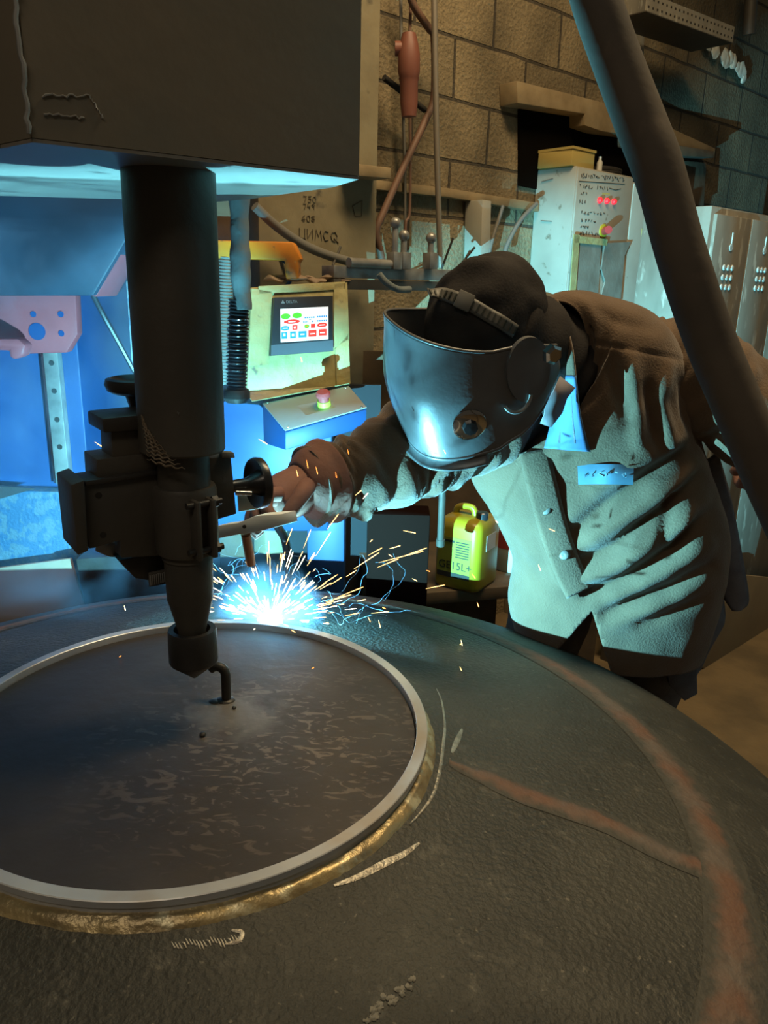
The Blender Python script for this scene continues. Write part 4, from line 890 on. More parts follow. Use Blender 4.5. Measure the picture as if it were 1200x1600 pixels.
o = link('dark_sheet', MB().box(((dk0.x + dk1.x) / 2, 2.52, dk0.z / 2), (dk1.x - dk0.x, 0.02, dk0.z)), mat('shade_sheet', (0.022, 0.024, 0.028), 0.8, spec=0.2), bev=0.002); tag(o, 'added dark sheet standing in for shade behind the spark fan', 'sheet')  # added dark sheet: shades the wall and darkens the gap behind the sparks
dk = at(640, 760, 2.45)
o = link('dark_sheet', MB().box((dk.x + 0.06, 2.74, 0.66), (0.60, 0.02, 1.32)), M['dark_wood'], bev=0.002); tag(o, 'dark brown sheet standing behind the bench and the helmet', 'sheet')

# ------------------------------------------------------------------ the near hose that crosses the picture
hpts = [(905, -190, 0.94), (918, -60, 0.88), (931, 0, 0.85), (962, 90, 0.83), (1000, 190, 0.81), (1030, 270, 0.79), (1062, 390, 0.77), (1105, 520, 0.75), (1155, 640, 0.73), (1215, 780, 0.71), (1300, 960, 0.69)]
hs = smoothpath([at(*p) for p in hpts], 6)
hs = [hs[0] + ZU * 1.0, hs[0] + ZU * 0.5] + hs[:-1] + smoothpath([hs[-1], V((0.72, 0.56, 0.96)), V((1.0, 0.50, 0.45)), V((1.15, 0.46, 0.03)), V((1.6, 0.3, 0.026))], 8)
o = link('rubber_hose', MB().tube(hs, [0.0232 * (1 + 0.03 * mn.noise(p * 9)) for p in hs], 24), M['hose']); tag(o, 'thick dusty rubber hose crossing close in front of the welder', 'hose')

# ------------------------------------------------------------------ the welder
pr = thing('person', V((0.62, 1.86, 0.0)), 'person in brown suede jacket and welding helmet bent over the vessel', 'person')
def sub(pts, k=6): return smoothpath(pts, k)
# body: one continuous figure grown on a skeleton
def skin_body():
    P = [V((0.56, 1.86, 0.80)), V((0.53, 1.80, 0.98)), at(955, 720, 1.74), at(905, 590, 1.66), at(850, 560, 1.58), at(775, 520, 1.50),
         at(815, 640, 1.76), at(700, 690, 1.62), at(500, 757, 1.46), at(1050, 570, 1.62), V((0.86, 1.62, 1.28)), V((0.98, 1.90, 1.12)),
         V((0.46, 1.93, 0.78)), V((0.44, 2.00, 0.42)), V((0.44, 2.06, 0.07)), V((0.68, 1.86, 0.78)), V((0.72, 1.93, 0.42)), V((0.72, 2.00, 0.07))]
    E_ = [(0, 1), (1, 2), (2, 3), (3, 4), (4, 5), (3, 6), (6, 7), (7, 8), (3, 9), (9, 10), (10, 11), (0, 12), (12, 13), (13, 14), (0, 15), (15, 16), (16, 17)]
    R = [0.11, 0.11, 0.115, 0.09, 0.05, 0.085, 0.06, 0.045, 0.03, 0.06, 0.045, 0.035, 0.075, 0.055, 0.045, 0.075, 0.055, 0.045]
    me = bpy.data.meshes.new('body'); me.from_pydata(P, E_, []); me.update()
    o = bpy.data.objects.new('body', me); COL.objects.link(o)
    md = o.modifiers.new('skin', 'SKIN'); sv_ = me.skin_vertices[0].data
    for i, r in enumerate(R): sv_[i].radius = (r, r)
    sv_[0].use_root = True
    sb = o.modifiers.new('sub', 'SUBSURF'); sb.levels = 2; sb.render_levels = 2
    bpy.context.view_layer.update()
    m2 = bpy.data.meshes.new_from_object(o.evaluated_get(bpy.context.evaluated_depsgraph_get()))
    bpy.data.objects.remove(o)
    b = bmesh.new(); b.from_mesh(m2); bpy.data.meshes.remove(m2)
    return b
link('body', skin_body(), M['skin'], pr, sharp=180)
# trousers: hips and two legs in one garment
def legring(c, r, ax=1.0, n=28): return [c + V((r * ax * math.cos(2 * math.pi * i / n), r * math.sin(2 * math.pi * i / n), 0.0)) for i in range(n)]
tb_ = MB()
for s_, pts_ in ((-1, [(0.47, 1.83, 0.92, 0.14), (0.45, 1.86, 0.76, 0.115), (0.43, 1.95, 0.45, 0.085), (0.43, 2.03, 0.10, 0.085)]), (1, [(0.69, 1.79, 0.92, 0.13), (0.735, 1.80, 0.76, 0.125), (0.73, 1.89, 0.45, 0.085), (0.74, 1.97, 0.10, 0.085)])):
    pp_ = sub([V(p[:3]) for p in pts_], 8); nn = len(pp_)
    rr = []
    for i, p in enumerate(pp_):
        f_ = i / 8; k = min(int(f_), 2); r = lerp(pts_[k][3], pts_[k + 1][3], f_ - k)
        rr.append([q + mn.noise_vector(q * 14) * 0.007 for q in legring(p, r)])
    tb_.rings(rr)
tro = link('trousers', tb_, M['denim'], pr, sharp=70)
pk = [at(1042, 1046, 1.655), at(1089, 1034, 1.66), at(1090, 1085, 1.67), at(1070, 1096, 1.665), at(1046, 1072, 1.66)]
link('cargo_pocket', MB().prism(pk, V((0.004, 0.03, 0))), M['denim'], tro, bev=0.003)
for x_, y_ in ((0.43, 1.98), (0.74, 1.92)):
    link('boot', MB().rings([[V((x_ + 0.05 * math.cos(a), y_ - 0.03 + (0.13 if math.sin(a) < 0 else 0.07) * math.sin(a), z)) for a in [k * math.pi / 14 for k in range(28)]] for z in (0.001, 0.05)] + [[V((x_ + 0.045 * math.cos(a), y_ + 0.02 + 0.06 * math.sin(a), z)) for a in [k * math.pi / 14 for k in range(28)]] for z in (0.09, 0.16)]), M['black_iron'], pr)

# jacket: a lofted shell whose folds fan out of the armpit
RG = [((803, 990), (1096, 1014), 1.735, 1.675, 0.150), ((796, 930), (1126, 925), 1.735, 1.655, 0.150), ((800, 870), (1138, 855), 1.735, 1.64, 0.150), ((778, 815), (1128, 790), 1.735, 1.625, 0.150),
      ((752, 765), (1100, 705), 1.725, 1.60, 0.145), ((738, 735), (1083, 625), 1.715, 1.575, 0.14), ((744, 716), (1068, 548), 1.70, 1.565, 0.13), ((768, 704), (1020, 492), 1.68, 1.56, 0.12),
      ((802, 698), (950, 468), 1.66, 1.555, 0.105), ((832, 690), (900, 461), 1.635, 1.55, 0.09), ((850, 660), (876, 472), 1.615, 1.545, 0.07)]
NV, NU = 150, 180
def cr(a, i, t):
    n = len(a); p0, p1, p2, p3 = a[max(i - 1, 0)], a[i], a[min(i + 1, n - 1)], a[min(i + 2, n - 1)]
    return 0.5 * ((2 * p1) + (p2 - p0) * t + (2 * p0 - 5 * p1 + 4 * p2 - p3) * t * t + (3 * p1 - p0 - 3 * p2 + p3) * t ** 3)
Ls = [at(*r[0], r[2]) for r in RG]; Rs = [at(*r[1], r[3]) for r in RG]; Hd = [r[4] for r in RG]
grid = []
for j in range(NV + 1):
    f_ = j / NV * (len(RG) - 1); i = min(int(f_), len(RG) - 2); t = f_ - i
    L_, R_, h_ = cr(Ls, i, t), cr(Rs, i, t), cr(Hd, i, t)
    j2 = min(f_ + 0.15, len(RG) - 1); i2 = min(int(j2), len(RG) - 2); t2 = j2 - i2
    f3 = max(f_ - 0.15, 0); i3 = min(int(f3), len(RG) - 2); t3 = f3 - i3
    axd = ((cr(Ls, i2, t2) + cr(Rs, i2, t2)) - (cr(Ls, i3, t3) + cr(Rs, i3, t3))).normalized()
    c = (L_ + R_) / 2; a = (R_ - L_) / 2
    bdir = axd.cross(a).normalized()
    if bdir.dot(CAM - c) < 0: bdir = -bdir
    row = []
    for k in range(NU):
        th = 2 * math.pi * k / NU; cs, sn = math.cos(th), math.sin(th)
        e = 0.82
        row.append(c + a * (abs(cs) ** e * (1 if cs > 0 else -1)) + bdir * (h_ * abs(sn) ** e * (1 if sn > 0 else -1)))
    grid.append(row)
# folds, drawn where they run over the front of the jacket: (points, depth in m, half width in px)
FOLDS = [([(1085, 700), (1020, 742), (950, 792), (895, 836)], -0.022, 15), ([(1060, 690), (985, 728), (930, 762)], 0.012, 17), ([(1085, 730), (1010, 790), (930, 838)], 0.014, 17),
         ([(1090, 745), (1030, 800), (960, 858), (905, 880)], -0.020, 13), ([(1100, 790), (1030, 838), (960, 888), (905, 905)], 0.016, 18), ([(1108, 800), (1050, 862), (985, 905), (915, 928)], -0.022, 14),
         ([(1105, 850), (1040, 892), (960, 930)], 0.014, 16), ([(1110, 885), (1050, 920), (985, 944), (945, 962)], -0.018, 11), ([(1100, 905), (1040, 940), (970, 972)], 0.010, 18), ([(1100, 935), (1040, 962), (1000, 975)], -0.008, 10),
         ([(1052, 775), (1042, 812), (1030, 845)], -0.014, 10), ([(1078, 790), (1062, 830), (1048, 850)], 0.010, 9),
         ([(985, 560), (992, 620), (998, 690)], 0.016, 16), ([(957, 565), (965, 610), (985, 660)], -0.012, 15), ([(1012, 605), (1018, 650), (1030, 700)], -0.014, 10), ([(1045, 575), (1030, 625), (1050, 690)], 0.014, 14), ([(1070, 600), (1075, 650), (1090, 690)], -0.012, 10),
         ([(898, 529), (960, 541), (1020, 552), (1068, 562)], -0.004, 3.2), ([(815, 705), (828, 760), (848, 840), (872, 905), (892, 926)], 0.004, 5), ([(855, 690), (868, 760), (890, 850), (915, 905)], -0.003, 3),
         ([(760, 800), (800, 850), (845, 905)], -0.004, 10), ([(930, 480), (960, 500), (1020, 515)], -0.006, 14)]
def segd(p, a, b):
    vx, vy = b[0] - a[0], b[1] - a[1]; l2 = vx * vx + vy * vy
    t = max(0, min(1, ((p[0] - a[0]) * vx + (p[1] - a[1]) * vy) / l2)); return math.hypot(p[0] - a[0] - t * vx, p[1] - a[1] - t * vy), t
def displaced(grid, closed=True):
    rows = len(grid); cols = len(grid[0]); out = []
    for j in range(rows):
        row = []
        for k in range(cols):
            p = grid[j][k]
            du = grid[j][(k + 1) % cols] - grid[j][(k - 1) % cols]; dv = grid[min(j + 1, rows - 1)][k] - grid[max(j - 1, 0)][k]
            n = du.cross(dv); n = n.normalized() if n.length > 1e-9 else V((0, 0, 1))
            cen = sum((grid[j][q] for q in range(0, cols, 12)), V()) / len(range(0, cols, 12))
            if n.dot(p - cen) < 0: n = -n
            d = 0.0
            if n.dot(CAM - p) > 0:
                x, y, z = pj(p)
                for pts, dep, w in FOLDS:
                    best = 1e9; ta = 0
                    for i in range(len(pts) - 1):
                        q, t = segd((x, y), pts[i], pts[i + 1])
                        if q < best: best = q; ta = (i + t) / (len(pts) - 1)
                    if best < w * 3:
                        d += dep * math.exp(-(best / w) ** 2 * 1.4) * min(1.0, 0.25 + 2.2 * ta * (1.15 - ta) + 0.3 * (1 - ta))
            d += mn.noise(p * 9) * 0.006 + mn.noise(p * 22) * 0.0025
            row.append(p + n * d)
        out.append(row)
    return out
g2 = displaced(grid)
jb = bmesh.new()
vg = [[jb.verts.new(p) for p in row] for row in g2]
for j in range(NV):
    for k in range(NU):
        jb.faces.new((vg[j][k], vg[j][(k + 1) % NU], vg[j + 1][(k + 1) % NU], vg[j + 1][k]))
SA, SB, SC = (925, 955), (866, 1022), (953, 1046)          # the coat hangs open below the last button
def front_faces():
    jb.normal_update(); out_ = []
    for f in jb.faces:
        c = f.calc_center_median(); x, y, z = pj(c)
        if 850 < x < 970 and y > 945 and z < 1.80: out_.append(f)
    return out_
for p0, p1 in ((SA, SB), (SA, SC)):
    ff = front_faces(); n_ = ray(*p0).cross(ray(*p1)).normalized()
    ge = list({e for f in ff for e in f.edges}) + list({v for f in ff for v in f.verts}) + ff
    bmesh.ops.bisect_plane(jb, geom=ge, plane_co=CAM, plane_no=n_, dist=1e-6)
def inside(x, y):
    return y > SA[1] and x > SA[0] + (SB[0] - SA[0]) * (y - SA[1]) / (SB[1] - SA[1]) and x < SA[0] + (SC[0] - SA[0]) * (y - SA[1]) / (SC[1] - SA[1])
dl = [f for f in front_faces() if inside(*pj(f.calc_center_median())[:2])]
bmesh.ops.delete(jb, geom=dl, context='FACES')
jk = link('jacket', jb, M['suede'], pr, sharp=70)
mdj = jk.modifiers.new('thickness', 'SOLIDIFY'); mdj.thickness = 0.004; mdj.offset = -1
# sleeves
def sleeve(name, pts, rad, seed, wr, n=40, k=14):
    pp_ = sub([V(p) for p in pts], k); m_ = len(pp_); rows = []
    t0 = (pp_[1] - pp_[0]).normalized(); a = t0.orthogonal().normalized()
    for i, p in enumerate(pp_):
        t = (pp_[min(i + 1, m_ - 1)] - pp_[max(i - 1, 0)]).normalized(); a = (a - t * a.dot(t)).normalized(); b = t.cross(a)
        f_ = i / k; q = min(int(f_), len(rad) - 2); r = lerp(rad[q], rad[q + 1], f_ - q)
        row = []
        for s_ in range(n):
            th = 2 * math.pi * s_ / n
            nq_ = mn.noise(V((i * 0.20 + 0.9 * math.sin(th + seed), 0.9 * math.cos(th) + seed * 7, 0.9 * math.sin(th))))
            w_ = wr * (2.0 * (abs(nq_) ** 0.7 - 0.35) + 0.35 * math.sin(i * 0.55 + 2.6 * math.sin(th + seed) + seed))
            pt = p + (a * math.cos(th) + b * math.sin(th)) * (r + w_)
            row.append(pt + mn.noise_vector(pt * 16) * 0.006)
        rows.append(row)
    return link(name, MB().rings(rows), M['suede'], jk, sharp=80)
sleeve('sleeve', [at(850, 560, 1.72), at(775, 640, 1.64), at(695, 682, 1.58), at(640, 706, 1.545), at(570, 738, 1.50), at(520, 752, 1.475), at(484, 760, 1.445)], [0.10, 0.105, 0.105, 0.100, 0.084, 0.076, 0.074], 0.7, 0.010, 48, 16)
sleeve('sleeve', [at(1010, 560, 1.66), at(1075, 580, 1.62), at(1140, 625, 1.58), at(1215, 690, 1.56), V((0.93, 1.74, 1.22)), V((0.97, 1.92, 1.14))], [0.09, 0.105, 0.10, 0.09, 0.08, 0.07], 2.1, 0.008, 44, 14)
# collar, button band, buttons, chest label, back vent
def onj(px, py, e):
    """point on the front of the jacket seen at a pixel, lifted by e"""
    d = ray(px, py); best = None
    for j in range(0, NV):
        for k in range(0, NU // 2 + 1):
            p = g2[j][k]; x, y, z = pj(p); q = (x - px) ** 2 + (y - py) ** 2
            if best is None or q < best[0]: best = (q, z)
    return CAM + d * (best[1] - e)
def patchj(name, poly, e, th, m, parent, bev=0.0):
    pts = [onj(x, y, e) for x, y in poly]
    n = (pts[1] - pts[0]).cross(pts[2] - pts[0]).normalized()
    if n.dot(CAM - pts[0]) < 0: n = -n
    return link(name, MB().prism(pts, -n * th), m, parent, bev=bev)
def bandj(name, ctr, w, e, m, parent, seg=6):
    cs_ = sub([onj(x, y, e) for x, y in ctr], 6); rows = []
    for i, p in enumerate(cs_):
        t = (cs_[min(i + 1, len(cs_) - 1)] - cs_[max(i - 1, 0)]).normalized(); s_ = t.cross(CAM - p).normalized()
        rows.append([p + s_ * (w * (u / seg - 0.5)) + (CAM - p).normalized() * (0.004 * math.sin(math.pi * u / seg)) for u in range(seg + 1)])
    return link(name, MB().rings(rows, cap=False, closed=False), m, parent, sharp=180)
bt_ = bandj('button_band', [(834, 704), (846, 755), (866, 830), (888, 890), (905, 925)], 0.060, 0.010, M['suede'], jk)
bt_.modifiers.new('thickness', 'SOLIDIFY').thickness = 0.004
for x_, y_ in ((852, 796), (881, 867)):
    p = onj(x_, y_, 0.017); nn = (CAM - p).normalized(); nn = (nn + V((-0.4, 0, -0.1))).normalized()
    b_o = link('snap_button', MB().lathe([(0, 0.002), (0.006, 0.003), (0.0105, 0.0015), (0.0115, -0.001), (0.011, -0.012), (0, -0.012)], p, nn, 22), M['dark_steel'], jk)
lab = bandj('chest_label', [(903, 742), (925, 741), (955, 741), (990, 742)], 0.040, 0.010, M['patch'], jk)
wl_ = MB(); random.seed(21)
for k in range(6):
    for s_ in scrawl(911 + k * 12, 742, 9, 11, 1, 0.0): wl_.tube([onj(x, y, 0.0145) for x, y in s_], 0.0010, 5)
link('label_mark', wl_, mat('faded_label_mark', (0.14, 0.24, 0.30), 0.7), lab)
# collar: stands round the neck, its blue-lined tip folded forward
co_l = [(872, 468, 1.53), (884, 500, 1.50), (896, 545, 1.475), (902, 600, 1.47), (908, 650, 1.475), (922, 704, 1.50)]
co_r = [(846, 470, 1.60), (862, 500, 1.57), (872, 545, 1.545), (872, 600, 1.53), (866, 650, 1.53), (852, 700, 1.53)]
A_, B_ = sub([at(*p) for p in co_l], 8), sub([at(*p) for p in co_r], 8)
rows = [[lerp(a, b, u / 8) + (CAM - a).normalized() * (0.012 * math.sin(math.pi * u / 8)) for u in range(9)] for a, b in zip(A_, B_)]
cv = link('collar', MB().rings(rows[:24], cap=False, closed=False), M['suede'], jk, sharp=180); cv.modifiers.new('thickness', 'SOLIDIFY').thickness = 0.004
ct = link('collar_lining', MB().rings(rows[22:], cap=False, closed=False), M['velcro'], jk, sharp=180); ct.modifiers.new('thickness', 'SOLIDIFY').thickness = 0.005
rv = [[lerp(a, b, lerp(0.30, 0.72, u / 4)) + (CAM - a).normalized() * 0.016 for u in range(5)] for a, b in list(zip(A_, B_))[27:39]]
link('collar_velcro', MB().rings(rv, cap=False, closed=False), M['velcro2'], ct, sharp=180)
bv = sub([at(*p) for p in ((1118, 705, 1.66), (1140, 780, 1.69), (1158, 870, 1.72), (1168, 935, 1.74), (1156, 950, 1.74))], 8)
bw = sub([at(*p) for p in ((1096, 720, 1.67), (1110, 790, 1.70), (1112, 870, 1.73), (1128, 925, 1.75), (1146, 952, 1.745))], 8)
bk = link('back_vent', MB().rings([[lerp(a, b, u / 6) + V((0, -0.010 * math.sin(math.pi * u / 6), 0)) for u in range(7)] for a, b in zip(bv, bw)], cap=False, closed=False), M['denim'], jk, sharp=180)
bk.modifiers.new('thickness', 'SOLIDIFY').thickness = 0.006

# hood over head and neck
HC = at(757, 508, 1.49)
hF = V((-0.93, -0.27, -0.25)).normalized(); hU = V((-0.12, -0.26, 0.95)); hU = (hU - hF * hU.dot(hF)).normalized(); hS = hF.cross(hU).normalized()   # hS: his left, towards us
if hS.dot(CAM - HC) < 0: hS = -hS
def hp3(s, f, u): return HC + hS * s + hF * f + hU * u
hb_ = bmesh.new()
bmesh.ops.create_icosphere(hb_, subdivisions=5, radius=1.0)
for v in hb_.verts:
    s, f, u = v.co.x, v.co.y, v.co.z
    r = V((s * 0.090, f * 0.120 - 0.012 * u, u * (0.128 if u > 0 else 0.15)))
    w = 0.0055 * math.sin(r.y * 62 + 3 * math.sin(r.x * 30)) * max(0, u) + mn.noise(r * 26) * 0.006
    r += v.co.normalized() * w
    v.co = hp3(r.x, r.y, r.z)
from mathutils.bvhtree import BVHTree
HBV = BVHTree.FromBMesh(hb_)
hood = link('hood', hb_, M['hood'], pr, sharp=180)
nk = []
for p, rx in ((HC + hF * -0.02, 0.10), (at(832, 545, 1.56), 0.105), (at(862, 568, 1.60), 0.115), (at(905, 590, 1.66), 0.13)):
    nk.append((p, rx))
link('neck_drape', MB().tube(sub([p for p, _ in nk], 8), [lerp(0.088, 0.118, i / 24) * (1 + 0.05 * math.sin(i * 1.3)) for i in range(25)], 36), M['hood'], hood, sharp=180)
link('face_cloth', MB().rings([[at(*q) + V((0.004 * math.sin(i * 2.0), 0, 0)) for q in r] for i, r in enumerate([[(876, 588, 1.45), (884, 596, 1.46)], [(862, 612, 1.44), (896, 606, 1.46)], [(856, 630, 1.44), (889, 622, 1.46)], [(852, 648, 1.44), (880, 645, 1.46)], [(842, 662, 1.44), (858, 668, 1.45)]])], cap=False, closed=False), mat('pale_face_cloth', (0.20, 0.19, 0.21), 0.9), hood, sharp=180).modifiers.new('thickness', 'SOLIDIFY').thickness = 0.003
# headgear strap over the crown, with its slots and buckle; ratchet knob behind
def onhood(px, py, e):
    d = ray(px, py).normalized(); h = HBV.ray_cast(CAM, d)
    return (h[0] - d * e) if h[0] else at(px, py, 1.42)
sp2 = sub([onhood(*p, 0.006) for p in ((670, 456), (692, 459), (713, 466), (738, 477), (762, 491), (785, 504), (806, 518))], 6)
rows = []
for i, p in enumerate(sp2):
    t = (sp2[min(i + 1, len(sp2) - 1)] - sp2[max(i - 1, 0)]).normalized(); s_ = t.cross((p - HC)).normalized()
    rows.append([p + s_ * (0.012 * (u / 4 * 2 - 1)) for u in range(5)])
stp = link('headgear_strap', MB().rings(rows, cap=False, closed=False), M['strap'], pr, sharp=180); stp.modifiers.new('thickness', 'SOLIDIFY').thickness = 0.003
for k in range(17):
    if k in (6, 7): continue
    f_ = k / 16 * (len(sp2) - 3) + 1; i = int(f_); p = lerp(sp2[i], sp2[i + 1], f_ - i); t = (sp2[i + 1] - sp2[i]).normalized(); s_ = t.cross(p - HC).normalized(); nn = t.cross(s_).normalized()
    if nn.dot(CAM - p) < 0: nn = -nn
    link('strap_slot', MB().box(p + nn * 0.0022, (0.0030, 0.014, 0.0014), (t, s_, nn)), M['label_black'], stp)
i = 15; p = sp2[i]; t = (sp2[i + 1] - sp2[i]).normalized(); s_ = t.cross(p - HC).normalized(); nn = t.cross(s_).normalized()
if nn.dot(CAM - p) < 0: nn = -nn
link('strap_buckle', MB().box(p + nn * 0.003, (0.030, 0.032, 0.006), (t, s_, nn)), M['strap'], stp, bev=0.002)
link('ratchet_knob', MB().lathe([(0, 0), (0.020, 0), (0.022, 0.006), (0.020, 0.016), (0, 0.018)], at(826, 436, 1.53), (0.75, -0.1, 0.65), 18), M['black_plastic'], stp)

# welding helmet: an open topped shell
HO = at(750, 562, 1.44)
def shell(phi, v):
    """phi: 0 at the brow, + towards his left ear (towards us); v: 0 at the bottom edge, 1 at the top edge"""
    c, s = math.cos(phi), math.sin(phi)
    ex = 0.70
    fx_ = abs(c) ** ex * (1 if c > 0 else -1); sx_ = abs(s) ** ex * (1 if s > 0 else -1)
    side = max(0.0, 1 - max(c, 0) * 1.0)
    top = lerp(0.098, 0.060, min(1, side * 1.1)) - 0.02 * max(0, -c) * 2
    bot = lerp(-0.112, -0.102, side) + 0.09 * max(0, -c + 0.10)
    z = lerp(bot, top, v)
    fr = max(0.0, c)
    taper = 1 - 0.20 * max(0, 0.55 - v) ** 1.3 * 1.6
    taper *= 1 - 0.05 * max(0, v - 0.6)
    bulge = 1.0 + 0.03 * math.sin(math.pi * min(1, v * 1.1))
    F_ = (0.160 * fx_ if c > 0 else 0.120 * fx_) * taper * bulge
    if c > 0: F_ -= 0.020 * v * fr
    S_ = 0.124 * sx_ * (taper * 0.5 + 0.5)
    return HO + (hS * S_ + hF * F_ + hU * z) * 1.13
PH = math.radians(126)
rows = []
for j in range(41):
    rows.append([shell(lerp(-PH, PH, k / 96), j / 40) for k in range(97)])
hl = link('welding_helmet', MB().rings(rows, cap=False, closed=False), M['helmet'], pr, sharp=180)
md_ = hl.modifiers.new('thickness', 'SOLIDIFY'); md_.thickness = 0.0035; md_.offset = 0
def rimtube(name, v, p0, p1, r, m, n=60):
    return link(name, MB().tube([shell(lerp(p0, p1, k / n), v) for k in range(n + 1)], r, 10), m, hl)
rimtube('top_rim', 1.0, -PH, PH, 0.0030, M['helmet'])
rimtube('bottom_rim', 0.0, -PH, PH, 0.0038, M['helmet'])
# chin lip below the shell
lip = []
for j in range(7):
    t = j / 6
    lip.append([shell(lerp(-1.25, 1.35, k / 60), 0.0) * 1.0 + hU * (-0.020 * t) + (shell(lerp(-1.25, 1.35, k / 60), 0.0) - HO - hU * -0.15).normalized() * (0.012 * t * t) for k in range(61)])
link('chin_lip', MB().rings(lip, cap=False, closed=False), M['helmet'], hl, sharp=180).modifiers.new('thickness', 'SOLIDIFY').thickness = 0.003
def shn(phi, v):
    a = shell(phi + 0.02, v) - shell(phi - 0.02, v); b = shell(phi, v + 0.02) - shell(phi, v - 0.02)
    n = a.cross(b).normalized(); p = shell(phi, v)
    return p, (n if n.dot(p - HO) > 0 else -n)
p, n = shn(1.20, 0.34)
kx = (shell(1.3, 0.38) - p).normalized()
ko = link('grind_knob_plate', MB().lathe([(0, 0.0), (0.030, 0.0), (0.030, 0.004), (0.024, 0.008), (0, 0.008)], p, n, 28), M['chrome'], hl)
link('grind_knob', MB().lathe([(0, 0.006), (0.014, 0.006), (0.0125, 0.018), (0, 0.019)], p, n, 8), M['black_plastic'], ko)
pe, ne = shn(1.52, 0.86)
ear = link('ear_plate', MB().rings([[pe + hF * (0.040 * math.cos(a) - 0.046) + hU * (0.058 * math.sin(a) - 0.020) + hS * e for a in [k * math.pi / 20 for k in range(40)]] for e in (0.000, 0.006, 0.009)]), M['helmet'], hl, bev=0.0)
link('pivot_nut', MB().lathe([(0, 0), (0.017, 0.0), (0.017, 0.010), (0.012, 0.014), (0, 0.014)], at(860, 552, pe.y - 0.01), (hS + V((0.1, 0, 0))).normalized(), 6), M['chrome'], ear)
link('pivot_clip', MB().tube([pe + hS * 0.012 + hF * (0.026 * math.cos(a) - 0.020) + hU * (0.030 * math.sin(a) - 0.058) for a in [math.pi * (1.05 + 0.8 * k / 12) for k in range(13)]], 0.0032, 8), M['plain_steel'], ear)
led = shn(1.12, 0.48)
link('green_led', MB().lathe([(0, 0), (0.007, 0), (0.006, 0.001), (0, 0.0012)], led[0], led[1], 16), emat('dim_green_lamp', (0.0, 0.25, 0.16), 0.5), hl)
LH = V((0.97, 1.92, 1.14)); LK = V((0.985, 1.985, 1.075))
lg = MB(); ld = (LK - LH).normalized(); ls = V((0, 0.7, 0.7)).cross(ld).normalized() if abs(ld.x) < 0.9 else V((0, 1, 0)); lu = ld.cross(ls).normalized()
def lblob(pts, rad):
    lg.tube(sub(pts, 5), [lerp(rad[min(int(i / 5), len(rad) - 1)], rad[min(int(i / 5) + 1, len(rad) - 1)], (i % 5) / 5) for i in range((len(pts) - 1) * 5 + 1)], 14)
lblob([LH - ld * 0.05, LH, LK], [0.055, 0.046, 0.040])
for o_, ln in ((-0.030, 0.066), (-0.010, 0.078), (0.011, 0.074), (0.031, 0.058)):
    b0_ = LK + ls * o_ - ld * 0.008
    lblob([b0_, b0_ + ld * ln * 0.5, b0_ + ld * ln * 0.85 + lu * 0.016, b0_ + ld * ln * 0.9 + lu * 0.036], [0.0145, 0.0135, 0.0125, 0.0105])
tq = LH + ls * 0.036 + ld * 0.01
lblob([tq, tq + ls * 0.022 + ld * 0.03, tq + ls * 0.022 + ld * 0.058 + lu * 0.014], [0.018, 0.016, 0.012])
link('glove', lg, M['glove'], pr, sharp=180)
# right glove: palm, five curled fingers, gauntlet cuff
gl = MB()
W_ = at(470, 764, 1.43); K_ = at(424, 786, 1.375)
gd = (K_ - W_).normalized(); gs = V((0.25, -0.75, 0.55)); gs = (gs - gd * gs.dot(gd)).normalized(); gu = gd.cross(gs).normalized()
if gu.z < 0: gu = -gu
gb = bmesh.new()
def blob(pts, rad, n=14): gl.tube(sub(pts, 5), [lerp(rad[min(int(i / 5), len(rad) - 1)], rad[min(int(i / 5) + 1, len(rad) - 1)], (i % 5) / 5) for i in range((len(pts) - 1) * 5 + 1)], n)
blob([W_ - gd * 0.03, W_, lerp(W_, K_, 0.5), K_], [0.052, 0.048, 0.047, 0.040], 20)
for k, (o_, ln) in enumerate(((-0.030, 0.070), (-0.010, 0.080), (0.011, 0.076), (0.031, 0.060))):
    b0_ = K_ + gs * o_ - gd * 0.008
    blob([b0_, b0_ + gd * ln * 0.45 + gu * 0.006, b0_ + gd * ln * 0.75 - gu * 0.014, b0_ + gd * ln * 0.72 - gu * 0.040], [0.0145, 0.0135, 0.0125, 0.0105])
th0 = W_ + gs * 0.036 + gd * 0.012 - gu * 0.010
blob([th0, th0 + gs * 0.020 + gd * 0.030 - gu * 0.012, th0 + gs * 0.012 + gd * 0.060 - gu * 0.026, th0 + gs * 0.002 + gd * 0.078 - gu * 0.034], [0.018, 0.0165, 0.0145, 0.0115])
gv = link('glove', gl, M['glove'], pr, sharp=180)
link('gauntlet', MB().tube(sub([at(508, 752, 1.468), at(488, 758, 1.447), at(468, 764, 1.428)], 6), [0.086, 0.085, 0.083, 0.080, 0.078, 0.076, 0.074, 0.071, 0.067, 0.063, 0.058, 0.053, 0.049], 32, cap=False), M['glove'], gv, sharp=180).modifiers.new('thickness', 'SOLIDIFY').thickness = 0.004

